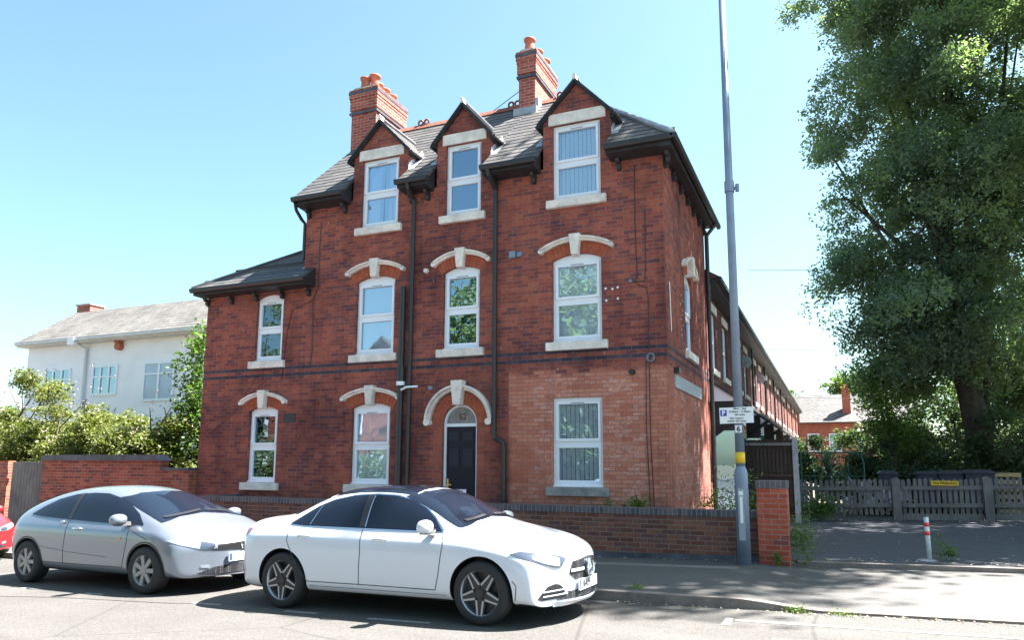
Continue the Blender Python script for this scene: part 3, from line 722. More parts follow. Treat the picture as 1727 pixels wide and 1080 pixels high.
MB().tube([(-3.24, F-.1, 4.86), (-3.24, F+.02, 4.86)], .03, 8).build('cable_clip', 'galv', house)
lp = MB()
for k in range(3):
    lp.tube([(-2.91+(.05+.012*k)*math.cos(t*math.pi/6), F-.02-.01*k, 3.44+(.06+.01*k)*math.sin(t*math.pi/6)) for t in range(13)], .006, 5, False)
lp.build('cable_loop', 'galv', house)
MB().tube([(-3.25, F-.12, 3.19), (-3.25, F+.01, 3.19)], [.05, .055], 14).build('vent_pipe', 'gutter', house)
MB().box(-11.1, -10.78, F-.012, F+.02, 2.42, 2.62).build('air_brick', 'gutter', house)
MB().box(-5.65, -5.52, F-.1, F, 5.55, 5.68).box(-5.5, -5.4, F-.07, F, 5.57, 5.66).build('security_light', 'galv', house)
MB().box(-7.45, -7.36, F-.03, F, 3.02, 3.09).build('door_sensor', 'galv', house)
MB().tube([(-7.56, F-.06, 5.50), (-7.56, F+.01, 5.50)], [.045, .06], 12).build('wall_boss', 'stone', house)
MB().box(XR, XR+.1, 13.55, 13.75, 3.22, 3.32).build('side_lamp', 'gutter', house)
MB().add([(XR+.006, 13.32, 4.9), (XR+.006, 13.4, 4.88), (XR+.006, 13.46, 4.0), (XR+.006, 13.4, 3.95), (XR+.006, 13.37, 4.4)], [(0, 1, 2, 3, 4)]).build('torn_strip', 'signwhite', house)
for k in range(9): MB().add([(XR+.004, 14.5+.1*math.sin(k*2.3), 4.9-k*.1), (XR+.004, 14.53+.1*math.sin(k*2.3), 4.9-k*.1), (XR+.004, 14.53+.1*math.sin(k*2.3), 4.86-k*.1), (XR+.004, 14.5+.1*math.sin(k*2.3), 4.86-k*.1)], [(0, 3, 2, 1), (0, 1, 2, 3)]).build('wall_fixing', 'signwhite', house)

# ---------------------------------------------------------------- walls
gw = thing('garden_wall', 'low brown brick garden wall with blue brick coping in front of the house', 'wall', (-6, 12.1, 0))
MB().box(-12.36, -1.11, 12.0, 12.22, -.6, .74).box(-12.36, -12.14, 12.22, 13.0, -.6, .74).build('wall', 'brick_wall', gw)
MB().box(-12.38, -1.11, 11.985, 12.235, .74, .85).box(-12.38, -12.13, 12.235, 13.0, .74, .85).build('coping', 'blue_coping', gw, bevel=.006)
MB().prism([(-8, gz(-8)), (-1.12, gz(-1.12)+.1), (-1.12, gz(-1.12)+.19), (-8, gz(-8)+.19)], 11.97, 12.0).build('plinth', 'blue', gw)
pr = MB().box(-1.10, -.67, 11.80, 12.24, -.2, 1.20).build('brick_pier', 'brick_pier')
tag(pr, 'bright red brick gate pier behind the lamp post', 'pier')
# pier becomes an empty-less thing: coping as its part
MB().box(-1.11, -.66, 11.79, 12.25, 1.20, 1.31).build('coping', 'blue_coping', pr)
hw_ = thing('boundary_wall', 'high old red brick wall with dark sloped coping beside the silver car', 'wall', (-16, 12.9, -.3))
MB().prism([(-18.55, -1), (-13.54, -1), (-13.54, 1.36), (-14.45, 1.36), (-14.45, 1.58), (-18.55, 1.58)], 12.78, 13.02).build('wall', 'brick_plain', hw_)
MB().prism([(-18.6, 1.58), (-14.4, 1.58), (-14.6, 1.72), (-18.5, 1.72)], 12.72, 13.08).box(-14.39, -13.54, 12.75, 13.05, 1.36, 1.42).build('coping', 'blue', hw_)
gt = thing('wooden_gate', 'weathered grey board gate at the left end of the boundary wall', 'gate', (-19.2, 12.9, -.4))
mb = MB(); x = -19.85; i = 0
while x < -18.65: mb.box(x, x+.115, 12.86, 12.885+.004*(i % 2), -.45, 1.54+random.uniform(-.01, .01)); x += .125; i += 1
mb.build('board', 'oldwood', gt)
MB().box(-19.85, -18.62, 12.89, 12.93, .0, .1).box(-19.85, -18.62, 12.89, 12.93, 1.2, 1.3).build('rail', 'oldwood', gt)
w2 = MB().prism([(-26, -1.2), (-19.95, -1.2), (-19.95, 1.56), (-26, 1.56)], 12.80, 13.0).build('old_wall', 'brick_plain')
tag(w2, 'brick wall at the left picture edge beyond the grey board gate', 'wall')
# tall fence beside the house
tf = thing('board_fence', 'tall dark brown board fence between concrete posts beside the house', 'fence', (-1.9, 20.5, 0))
mb = MB(); x = -2.98
while x < -.98: mb.prism([(x, .2), (x+.11, .2), (x+.11, 2.2+random.uniform(-.012, .012)), (x, 2.2)], 20.56, 20.58+random.uniform(0, .012)); x += .098
mb.build('boards', 'brownwood', tf)
for z in (2.05, 1.25, .5): MB().box(-2.95, -.98, 20.48, 20.56, z, z+.07).build('rail', 'brownwood' if z != 2.05 else 'oldwood', tf)
for x in (-3.1, -.98): MB().prism([(x, .1), (x+.13, .1), (x+.13, 2.22), (x+.02, 2.24), (x, 2.22)], 20.43, 20.57).build('post', 'concrete', tf)

# low picket fence
pf = thing('picket_fence', 'low weathered grey picket fence along the far edge of the tarmac', 'fence', (3, 22, .2))
x = -.93; mb = MB(); gb = lambda x: gz(x)+.1; k = 0
while x < 9.5:
    if not -1 < 0: pass
    h = random.uniform(-.02, .02); t = random.uniform(-.012, .012)
    z0 = gb(x)+.12
    mb.add([(x, 22.06, z0), (x+.085, 22.06, z0), (x+.085+t, 22.05, z0+.9+h), (x+.045+t, 22.05, z0+.93+h), (x+t, 22.05, z0+.9+h),
            (x, 22.08, z0), (x+.085, 22.08, z0), (x+.085+t, 22.07, z0+.9+h), (x+.045+t, 22.07, z0+.93+h), (x+t, 22.07, z0+.9+h)],
           [(0, 1, 2, 3, 4), (9, 8, 7, 6, 5), (0, 5, 6, 1), (1, 6, 7, 2), (2, 7, 8, 3), (3, 8, 9, 4), (4, 9, 5, 0)])
    x += random.choice([.125, .13, .13, .135, .14, .2 if random.random() < .06 else .13])
mb.build('pickets', 'oldwood', pf)
for x0, x1 in ((-.93, 1.32), (1.56, 3.36), (3.6, 9.5)):
    for dz, hh in ((.76, .1), (.32, .1)):
        MB().prism([(x0, gb(x0)+dz), (x1, gb(x1)+dz), (x1, gb(x1)+dz+hh), (x0, gb(x0)+dz+hh)], 21.97, 22.045).build('rail', 'oldwood', pf)
    if x0 > 0: MB().prism([(x0, gb(x0)), (x1, gb(x1)), (x1, gb(x1)+.16), (x0, gb(x0)+.16)], 22.0, 22.05).build('gravel_board', 'oldwood', pf)
for x in (-1.06, 1.34, 3.38, 5.6, 7.9):
    MB().prism([(x, gb(x)-.05), (x+.2, gb(x)-.05), (x+.2, gb(x)+1.04), (x+.1, gb(x)+1.09), (x, gb(x)+1.04)], 21.88, 22.04).build('post', 'oldwood', pf)
ns = thing('no_parking_sign', 'small yellow sign reading no parking on the picket fence', 'sign', (2.55, 21.94, 1.05))
MB().box(2.24, 2.86, 21.93, 21.95, 1.045, 1.165).build('plate', 'yellow', ns, bevel=.004)
text('NO PARKING', .085, 'lettering', 'ink', ns, (2.55, 21.925, 1.105), sx=1.05, bold=.001)

# ---------------------------------------------------------------- lamp post with its plates
lp = thing('lamp_post', 'tall grey tapering lamp post with a yellow band and number plate', 'lamp post', (-1.31, 11.55, .1))
PX, PY = -1.29, 11.60
g = gz(PX)+.1
MB().lathe([(.0, g-.1), (.098, g-.1), (.096, 1.42), (.09, 1.46), (.07, 1.5), (.068, 1.52)], (PX, PY, 0), 'z', 28).build('base', 'galv', lp, smooth=True)
MB().tube([(PX, PY, 1.49), (PX, PY, 5), (PX, PY, 10.6)], [.068, .062, .045], 24).build('shaft', 'galv', lp, smooth=True)
MB().box(PX-.09, PX+.09, PY-.35, PY+.12, 10.58, 10.7).build('lantern', 'galv', lp, bevel=.03)
MB().lathe([(.0701, 1.57), (.071, 1.57), (.0705, 1.73), (.069, 1.73)], (PX, PY, 0), 'z', 28).build('yellow_band', 'yellow', lp, smooth=True)
MB().box(PX-.045, PX+.045, PY-.105, PY-.1+.004, .45, 1.2).build('door', mottled('pole door', (.30, .33, .37), .1, 4, .5), lp)
MB().box(PX-.03, PX+.03, PY-.112, PY-.104, 1.10, 1.16).box(PX-.02, PX+.02, PY-.111, PY-.1045, .7, 1.08).build('sticker', 'signwhite', lp)
MB().lathe([(.066, 5.80), (.075, 5.80), (.075, 5.98), (.064, 5.98)], (PX, PY, 0), 'z', 20).box(PX+.06, PX+.13, PY-.02, PY+.02, 5.84, 5.88).tube([(PX+.12, PY, 5.80), (PX+.12, PY, 5.92)], .03, 8).build('bracket', 'galv', lp)
nb = MB().box(PX-.048, PX+.048, PY-.078, PY-.07, 2.02, 2.13).build('number_plate', 'signwhite', lp)
text('6', .115, 'lettering', 'ink', nb, (PX, PY-.082, 2.072), bold=.002)
ps = thing('parking_sign', 'white parking restriction sign with blue P fixed to the lamp post', 'sign', (PX, PY-.08, 2.2))
tilt = .02
MB().add([(PX-.265, PY-.085, 2.155), (PX+.225, PY-.085, 2.165), (PX+.222, PY-.085, 2.405), (PX-.268, PY-.085, 2.395), (PX-.265, PY-.078, 2.155), (PX+.225, PY-.078, 2.165), (PX+.222, PY-.078, 2.405), (PX-.268, PY-.078, 2.395)],
         [(0, 1, 2, 3), (7, 6, 5, 4), (0, 4, 5, 1), (1, 5, 6, 2), (2, 6, 7, 3), (3, 7, 4, 0)]).build('plate', 'signwhite', ps)
MB().box(PX-.255, PX-.16, PY-.088, PY-.0852, 2.27, 2.362).build('blue_panel', 'signblue', ps)
text('P', .095, 'lettering', 'signwhite', ps, (PX-.207, PY-.09, 2.313), bold=.003)
for t, x, z, s in (('Mon - Sat', .03, 2.378, .042), ('8.30am - 5.30pm', .03, 2.333, .042), ('60 mins', .03, 2.288, .042), ('No return', -.02, 2.235, .042), ('within 60 mins', -.02, 2.193, .042)):
    text(t, s, 'lettering', 'ink', ps, (PX+x, PY-.087, z), sx=1.1, bold=.0006)
# bollard
bo = thing('bollard', 'white post with two red bands on a concrete foot', 'bollard', (1.24, 13.0, .14))
bz = gz(1.24)+.085
MB().tube([(1.235, 13.0, bz), (1.225, 13.0, bz+.64)], .034, 16).build('post', mottled('chalky post', (.55, .60, .60), .15, 12, .6), bo, smooth=True)
for z in (.50, .37): MB().tube([(1.228, 13.0, bz+z), (1.227, 13.0, bz+z+.06)], .0352, 16).build('red_band', 'redband', bo, smooth=True)
MB().tube([(1.225, 13.0, bz+.64), (1.225, 13.0, bz+.66)], .0352, 16).build('cap', 'green_metal', bo)
MB().lathe([(0, .015), (.10, .015), (.15, .0)], (1.2, 13.0, bz), 'z', 14).build('foot', 'concrete', bo)
# bins
def bin_(x, y, w=.58, h=1.07, lab=None, g=None, rz=0, z=.12):
    b = thing('wheelie_bin', lab, 'bin', (x, y, gz(x)+z), rz, g)
    mb = MB(); b0 = w*.40; b1 = w*.5
    mb.add([(-b0, -.27, .08), (b0, -.27, .08), (b0, .27, .08), (-b0, .27, .08), (-b1, -.36, h-.1), (b1, -.36, h-.1), (b1, .36, h-.1), (-b1, .36, h-.1)], [(0, 3, 2, 1), (0, 1, 5, 4), (1, 2, 6, 5), (2, 3, 7, 6), (3, 0, 4, 7), (4, 5, 6, 7)])
    mb.build('body', 'bin', b, False, bevel=.02)
    mb = MB(); mb.prism([(-b1-.02, h-.1), (b1+.02, h-.1), (b1+.02, h-.06), (b1*.7, h), (-b1*.7, h), (-b1-.02, h-.06)], -.4, .38); mb.tube([(-b1, .42, h-.08), (b1, .42, h-.08)], .02, 8)
    mb.build('lid', 'bin', b, False)
    for s in (-1, 1): MB().tube([(s*b0-.03, .3, .1), (s*b0+.03, .3, .1)], .1, 14).build('wheel', 'black_rubber', b, False)
    return b
bin_(1.42, 24.7, .50, 1.22, 'single dark wheelie bin left of the other bins behind the picket fence')
bin_(2.42, 24.6, .55, 1.2, 'dark wheelie bin at the left of the row of three')
bin_(2.98, 24.5, .62, 1.21, 'dark wheelie bin in the middle of the row of three')
bin_(3.66, 24.4, .72, 1.22, 'dark wheelie bin at the right of the row beside the pallet')
pl = thing('wooden_pallet', 'pale wooden pallet standing behind the picket fence at the right', 'pallet', (4.4, 24.6, .2))
mb = MB()
for k in range(6): mb.box(4.08, 4.72, 24.6, 24.62, .25+k*.2, .36+k*.2)
mb.build('slat', 'pallet', pl)
MB().box(4.08, 4.15, 24.62, 24.7, .2, 1.36).box(4.37, 4.43, 24.62, 24.7, .2, 1.36).box(4.65, 4.72, 24.62, 24.7, .2, 1.36).build('bearer', 'pallet', pl)
# green metal gate and its posts
mg = thing('metal_gate', 'open green tubular metal gate between the tall fence and the bushes', 'gate', (-.2, 26, .2))
MB().tube([(-1.0, 26, .1), (-1.0, 26, 1.95), (.62, 26, 1.95), (.78, 26, 1.85), (.84, 26, 1.65), (.84, 26, .1)], .028, 8).build('frame', 'green_metal', mg)
mb = MB()
for x in (-.6, -.1, .4): mb.tube([(x, 26, .2), (x, 26, 1.9)], .012, 6)
for z in (.5, 1.2): mb.tube([(-1, 26, z), (.84, 26, z)], .014, 6)
mb.build('bars', 'green_metal', mg)
# rubbish pile
rb = MB()
for k in range(46):
    x = rng.normal(.9, .75); y = rng.normal(23.6, .3); s = rng.uniform(.06, .2); a = rng.uniform(0, 3); z = gz(x)+.15+rng.uniform(0, .85)*max(0, 1-abs(x-.5)/2.3)
    rb.slab([(x-s*math.cos(a), y, z), (x+s*math.sin(a), y-.1, z+.03), (x+s*math.cos(a), y, z+s*1.6), (x-s*.8, y+.1, z+s*1.4)], .02)
tag(rb.build('rubbish_heap', mottled('pale rubbish', (.46, .46, .50), .5, 3, .8)), 'heap of pale rubbish behind the left part of the picket fence', 'rubbish', kind='stuff')

# ---------------------------------------------------------------- terrace along the side street
terr_lab = ['dark brick terrace house next to the corner house, behind the tall fence', 'second brick terrace house counted from the corner house', 'third brick terrace house counted from the corner house', 'fourth brick terrace house counted from the corner house', 'fifth brick terrace house counted from the corner house',
            'sixth brick terrace house counted from the corner house', 'seventh brick terrace house counted from the corner house', 'eighth brick terrace house counted from the corner house', 'last terrace house at the far end of the row']
TX = -2.70
for i in range(9):
    y0 = YB+.06+5.45*i; y1 = y0+5.43
    t = thing('terrace_house', terr_lab[i], 'house', (TX-3, y0+2.7, 0), 0, 'terrace houses along the side street')
    bm_ = MB().prism([(y0, -.3), (y1, -.3), (y1, 5.95), (y0, 5.95)], TX-.35, TX, 'x')
    cu = MB(); wy0 = y0+1.1; wins = [(wy0, wy0+.95), (y0+3.3, y0+4.25)]
    for a, b in wins: cu.box(TX-.6, TX+.2, a, b, 3.95, 5.45)
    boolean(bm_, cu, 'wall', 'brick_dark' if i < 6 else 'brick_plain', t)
    MB().box(TX-8, TX-.36, y1-.3, y1, -.3, 5.95).box(TX-.8, TX-.7, y0, y1-.31, -.3, 5.9).build('party_wall', 'room', t)
    MB().slab([(TX+.42, y0, 6.02), (TX+.42, y1, 6.02), (TX-4, y1, 8.7), (TX-4, y0, 8.7)], .06).slab([(TX-4, y0, 8.7), (TX-4, y1, 8.7), (TX-8.4, y1, 6.0), (TX-8.4, y0, 6.0)], .06).build('roof', 'slate', t)
    MB().prism([(TX+.45, 6.02), (TX+.45, 5.92), (TX+.33, 5.92), (TX+.33, 6.02)], y0, y1, 'y').prism([(TX+.33, 5.98), (TX+.33, 5.84), (TX, 5.80), (TX, 5.98)], y0, y1, 'y').build('eaves_box', 'dark_timber', t)
    for a, b in wins:
        f_ = MB().box(TX-.14, TX-.06, a, a+.07, 3.95, 5.45).box(TX-.14, TX-.06, b-.07, b, 3.95, 5.45).box(TX-.14, TX-.06, a+.07, b-.07, 3.95, 4.03).box(TX-.14, TX-.06, a+.07, b-.07, 5.38, 5.45).box(TX-.14, TX-.05, a+.07, b-.07, 4.66, 4.74).build('window', 'upvc', t)
        MB().box(TX-.10, TX-.095, a+.07, b-.07, 4.03, 5.38).build('pane', 'glass', f_)
        MB().box(TX-.05, TX+.07, a-.08, b+.08, 3.80, 3.945).build('sill', 'stone', f_)
        MB().box(TX-.03, TX+.03, a-.08, b+.08, 5.455, 5.66).build('lintel', 'stone', f_)
    # pentice roof over bay and door
    MB().slab([(TX+.95, y0+.3, 2.95), (TX+.95, y1-.1, 2.95), (TX, y1-.1, 3.62), (TX, y0+.3, 3.62)], .06).box(TX+.9, TX+1.0, y0+.28, y1-.1, 2.84, 2.93).build('pentice_roof', 'slate', t)
    MB().prism([(TX+.01, 3.54), (TX+.72, 3.05), (TX+.01, 3.05)], y0+.34, y0+.38).build('gable_board', 'whitepaint', t)
    MB().box(TX+.01, TX+.70, y0+.40, y0+.44, 2.35, 3.05).tube([(TX+.9, y0+.40, 2.85), (TX+.05, y0+.40, 2.2)], .05, 8).build('bracket', 'dark_timber', t)
    b_ = MB().prism([(TX, y0+.7), (TX+.62, y0+1.1), (TX+.62, y0+2.5), (TX, y0+2.9)], -.2, 2.84, 'z').build('bay', 'whitepaint', t)
    for q in ((TX+.63, y0+1.2, TX+.63, y0+1.76), (TX+.63, y0+1.84, TX+.63, y0+2.4), (TX+.09, y0+.74, TX+.55, y0+1.04)):
        MB().slab([(q[0], q[1]-.01, .95), (q[2], q[3]-.01, .95), (q[2], q[3]-.01, 2.55), (q[0], q[1]-.01, 2.55)], .02).build('bay_pane', 'glass_dark', b_)
    MB().box(TX, TX+.03, y0+3.5, y0+4.5, 0, 2.7).build('door', 'whitepaint' if i % 2 else 'door', t)
    MB().tube([(TX+.09, y1-.1, 5.8), (TX+.09, y1-.1, 3.3)], .04, 8).build('drainpipe', 'gutter', t)
    if i in (1, 2):
        dsh = MB().tube([(TX, y0+2.7, 4.85), (TX+.12, y0+2.7, 4.9), (TX+.12, y0+2.62, 5.0)], .014, 6)
        for q in range(5): dsh.tube([(TX+.12+.012*q*math.sin(0), y0+2.62-.012*q*q, 5.0), (TX+.12, y0+2.60-.012*q*q, 5.0)], .05+.035*q, 18, False)
        dsh.tube([(TX+.12, y0+2.6, 4.9), (TX+.12, y0+2.3, 5.0)], .008, 5); dsh.tube([(TX+.12, y0+2.62, 5.0), (TX+.12, y0+2.605, 5.0)], .2, 20)
        dsh.build('satellite_dish', 'lead', t)
    if i % 2 == 0:
        ch = MB().box(TX-4.4, TX-3.6, y1-.6, y1+.2, 8, 9.9).build('chimney', 'brick_plain', t)
        for k in range(3): MB().lathe([(.0, 0), (.12, 0), (.10, .35), (.14, .38), (.1, .42)], (TX-4.25+k*.25, y1-.2, 9.9), 'z', 10).build('pot', 'terracotta', ch)
e = MB().prism([(TX, 5.95), (TX+.42, 6.0), (TX-4, 8.7), (TX-8.4, 6), (TX-8, 5.9)], YB+.0, YB+.05).build('gable_wall', 'brick_dark', house)

# houses closing the view at the end of the street
fh = thing('far_house', 'bright red brick house with grey slate roof closing the far end of the side street', 'house', (-1, 86, 0))
MB().box(-9, 8, 86, 94, -.5, 6.2).prism([(-9, 6.2), (-3.9, 6.2), (-3.9, 7.9), (-5.2, 7.9), (-9, 6.9)], 85.6, 86).build('wall', 'brick_pier', fh)
MB().slab([(-3.9, 85.5, 6.1), (8.4, 85.5, 6.1), (8.4, 90, 9.4), (-3.9, 90, 9.4)], .15).build('roof', 'slate', fh)
MB().slab([(-3.8, 85.58, 6.15), (-3.2, 85.58, 6.15), (-3.2, 85.58, 7.2), (-3.8, 85.58, 7.9)], .1).build('parapet', 'brick_pier', fh)
c_ = MB().box(1.1, 1.9, 86.8, 87.6, 6.5, 9.6).build('chimney', 'brick_pier', fh)
for k in range(2): MB().lathe([(0, 0), (.15, 0), (.13, .5), (.17, .55), (.12, .6)], (1.3+k*.4, 87.2, 9.6), 'z', 10).build('pot', 'terracotta', c_)
for k in range(6): MB().lathe([(0, 0), (.16, 0), (.14, .4), (.18, .45), (.12, .5)], (-6.6+k*.42, 85.8, 7.85), 'z', 10).build('pot', 'terracotta', fh)
for x in (-1.9, .2, 2.8):
    f_ = MB().box(x-.6, x+.6, 85.93, 86.0, 3.0, 4.9).build('window', 'upvc', fh)
    for z in (3.1, 4.0): MB().box(x-.5, x+.5, 85.91, 85.925, z, z+.8).build('pane', 'glass_dark', f_)
MB().box(-5.4, -3.5, 85.5, 86, 2.4, 5.4).build('render_panel', 'whitepaint', fh)
MB().box(-5.0, -4.7, 85.44, 85.5, 4.2, 4.6).build('wall_vent', 'brick_plain', fh)

# white rendered house at the left
wh = thing('white_house', 'wide white rendered two storey house with pale slate roof behind the shrubs', 'house', (-27, 22, -.8))
wx0, wx1, wy_ = -30.6, -16.5, 20.0
MB().prism([(wy_, -1.2), (24.0, -1.2), (24.0, 6.35), (22, 7.95), (wy_, 6.35)], wx0, wx1, 'x').build('wall', 'whitepaint', wh)
r_ = MB(); ez = 6.42
coursed(r_, [(wx0-.1, wy_-.45, ez), (wx1, wy_-.45, ez), (wx1, 22.0, 8.12), (wx0-.1, 22.0, 8.12)], g=.24)
coursed(r_, [(wx1, 24.5, ez), (wx0-.1, 24.5, ez), (wx0-.1, 22.0, 8.12), (wx1, 22.0, 8.12)], g=.24)
r_.build('roof', 'slate_far', wh)
MB().box(wx0-.12, wx1, wy_-.55, wy_-.45, ez-.16, ez-.02).box(wx0-.1, wx1, wy_-.45, wy_-.001, ez-.22, ez-.13).build('gutter', mottled('pale gutter', (.60, .58, .58), .1, 3, .6), wh)
ch = MB().box(-30.95, -30.1, 22.2, 22.9, 7.0, 8.5).build('chimney', 'brick_chim', wh)
MB().box(-31.0, -30.05, 22.15, 22.95, 8.5, 8.56).build('cap', 'cement', ch)
MB().tube([(-27.3, wy_-.45, 6.25), (-27.0, wy_-.08, 6.0), (-26.95, wy_-.08, -.5)], .06, 8).build('drainpipe', mottled('pale pipe', (.62, .64, .68), .05, 3, .5), wh)
MB().box(-27.45, -27.1, wy_-.6, wy_-.4, 6.1, 6.4).build('hopper', 'whitepaint', wh)
MB().tube([(-25.16, wy_-.2, 5.98), (-25.16, wy_-.0, 5.98)], .15, 12).box(-25.28, -25.05, wy_-.24, wy_, 6.1, 6.24).build('alarm_box', 'terracotta', wh)
for x0, x1, z0, z1, mm in ((-29.4, -27.85, 3.9, 5.28, 0), (-26.6, -25.2, 4.1, 5.3, 0), (-23.8, -22.2, 3.8, 5.3, 1)):
    f_ = MB().box(x0, x0+.09, wy_-.06, wy_, z0, z1).box(x1-.09, x1, wy_-.06, wy_, z0, z1).box(x0+.09, x1-.09, wy_-.06, wy_, z1-.09, z1).box(x0+.09, x1-.09, wy_-.06, wy_, z0, z0+.09)
    k = 2 if not mm else 1
    for q in range(k): xx = x0+(x1-x0)*(q+1)/(k+1); f_.box(xx-.045, xx+.045, wy_-.065, wy_, z0+.09, z1-.09)
    f_ = f_.build('window', 'upvc', wh)
    MB().box(x0+.09, x1-.09, wy_-.03, wy_-.004, z0+.09, z1-.09).build('pane', 'glass_dark' if not mm else mottled('curtained pane', (.42, .52, .66), .08, 2, .15), f_)
    MB().box(x0+.1, x1-.1, wy_-.066, wy_-.031, z1-.5, z1-.44).build('glazing_bar', 'upvc', f_)
f_ = MB().box(-23.6, -22.9, wy_-.05, wy_, -.2, .9).build('window', 'upvc', wh)

# ---------------------------------------------------------------- foliage
def leafcloud(name, mat, blobs, ncl, nlf, size, cr, parent=None, seed=1, droop=.0, shell=.35, world=True, sq=.7, asp=.55, boughs=0, br=1.):
    g = np.random.default_rng(seed)
    B = np.array([b[:6] for b in blobs], float); wt = (B[:, 3]*B[:, 4]+B[:, 3]*B[:, 5]+B[:, 4]*B[:, 5]); wt /= wt.sum()
    ix = g.choice(len(B), ncl, p=wt); d = g.normal(size=(ncl, 3)); d /= np.linalg.norm(d, axis=1)[:, None]
    rr = g.random(ncl)**shell
    # uneven outline: radius modulated by direction
    C = B[ix, :3]+d*rr[:, None]*B[ix, 3:]*(1+.24*np.sin(7*d[:, :1]+6*d[:, 2:3]+2*ix[:, None])+.10*g.normal(size=(ncl, 1)))
    if boughs:   # clusters gathered on drooping boughs, so the crown breaks into lit and shaded masses
        Q = C[:boughs]; D = d[:boughs]; j = g.integers(0, boughs, ncl); rb = br*g.uniform(.6, 1.35, boughs)
        l = g.normal(size=(ncl, 3)); l /= np.linalg.norm(l, axis=1)[:, None]; l *= (g.random(ncl)**.4)[:, None]
        hz = D[j].copy(); hz[:, 2] = 0
        out = (l*hz).sum(1)
        C = Q[j]+l*rb[j][:, None]*np.array([1, 1, .55])
        C[:, 2] -= .55*np.maximum(0, out+.3)*rb[j]
    cs = cr*g.uniform(.5, 1.3, ncl)
    P = np.repeat(C, nlf, 0)+np.clip(g.normal(size=(ncl*nlf, 3)), -1.5, 1.5)*np.repeat(cs, nlf)[:, None]*np.array([1, 1, sq])*.6
    P[:, 2] -= droop*np.minimum(np.abs(g.normal(size=len(P))), 1.8)*np.repeat(cs, nlf)
    n = len(P); nn = g.normal(size=(n, 3)); nn[:, 2] = np.abs(nn[:, 2])+.35; nn /= np.linalg.norm(nn, axis=1)[:, None]
    a = np.cross(nn, g.normal(size=(n, 3))); a /= np.linalg.norm(a, axis=1)[:, None]+1e-9; b = np.cross(nn, a)
    L = size*g.uniform(.6, 1.3, n)[:, None]; Wd = L*asp
    V = np.empty((n, 4, 3)); V[:, 0] = P-a*L*.5; V[:, 1] = P+b*Wd*.5; V[:, 2] = P+a*L*.5-nn*L*.12; V[:, 3] = P-b*Wd*.5
    me = bpy.data.meshes.new(name); me.vertices.add(4*n); me.vertices.foreach_set('co', V.ravel().astype('f'))
    me.loops.add(4*n); me.loops.foreach_set('vertex_index', np.arange(4*n, dtype='i'))
    me.polygons.add(n); me.polygons.foreach_set('loop_start', np.arange(0, 4*n, 4, dtype='i')); me.update(calc_edges=True)
    return link(me, name, mat, parent, world)
def tree(name, label, cat, base, h, r, blobs, mat, ncl, nlf, size, cr, seed, group=None, lean=(0, 0), droop=.3, shell=.35, limbs=9, boughs=0, br=1.):
    t = thing(name, label, cat, base, 0, group); g = random.Random(seed)
    bx, by_, bz_ = base; tp = (bx+lean[0], by_+lean[1], bz_+h)
    k = MB(); path = [(bx+(tp[0]-bx)*q+g.uniform(-.12, .12)*(q > 0), by_+(tp[1]-by_)*q, bz_-.2+(h+.2)*q) for q in (0, .12, .3, .5, .7, .85, 1)]
    k.tube(path, [r*1.35, r, r*.88, r*.7, r*.5, r*.32, r*.12], 12)
    for i in range(limbs):
        b = blobs[i % len(blobs)]; q = g.uniform(.25, .8); s0 = Vector(path[min(6, int(q*6))])
        e = Vector((b[0]+g.uniform(-.5, .5)*b[3], b[1]+g.uniform(-.5, .5)*b[4], b[2]+g.uniform(-.2, .6)*b[5])); m1 = s0.lerp(e, .5)+Vector((g.uniform(-.3, .3), g.uniform(-.3, .3), .05*h*g.random()))
        k.tube([s0, s0.lerp(m1, .5)+Vector((0, 0, .1)), m1, e], [r*.32, r*.25, r*.17, r*.05], 7)
    k.build('trunk', 'bark', t, smooth=True)
    leafcloud('crown', mat, blobs, ncl, nlf, size, cr, t, seed, droop, shell, boughs=boughs, br=br)
    return t
# the big lime behind the picket fence
bl = [(5.0, 29, 9, 4.3, 4.4, 4.6), (4.3, 28.6, 13.5, 3.8, 4, 4.4), (5.7, 29, 17.5, 5.1, 4.4, 4.6), (7.2, 29.5, 12, 4.8, 4.2, 5.5), (2.7, 28.4, 9.4, 2.2, 2.5, 3.2), (2.6, 28.4, 6.6, 1.4, 2, 1.8), (3.3, 28, 6.0, 2.1, 2.4, 2.4), (2.5, 28.3, 16.6, 2.0, 2.2, 2.6), (5.2, 29, 22, 5.0, 4.5, 3.6), (8.4, 29.5, 18, 4.5, 4, 4.5), (3.4, 29.5, 20, 3.8, 3, 3), (.5, 28.3, 14.0, .9, .9, 1.3), (.9, 28.3, 8.4, .9, .9, 1.2), (1.2, 28.3, 18.8, 1.1, 1, 1.3), (1.7, 28.2, 5.7, .7, .8, .9), (1.0, 28.3, 11.2, .8, .8, .9), (3.0, 28.5, 5.2, 2.1, 2, 1.7), (5.6, 28.6, 6.2, 2.5, 2.2, 2.2), (2.2, 28.4, 8.2, 1.5, 1.6, 2.2)]
tree('lime_tree', 'huge dark lime tree with a leaning trunk behind the picket fence', 'tree', (4.75, 29, .1), 15, .42, bl, 'leaf_lime', 10500, 42, .14, .34, 3, lean=(-1.5, 0), droop=.8, limbs=16, boughs=520, br=1.05)
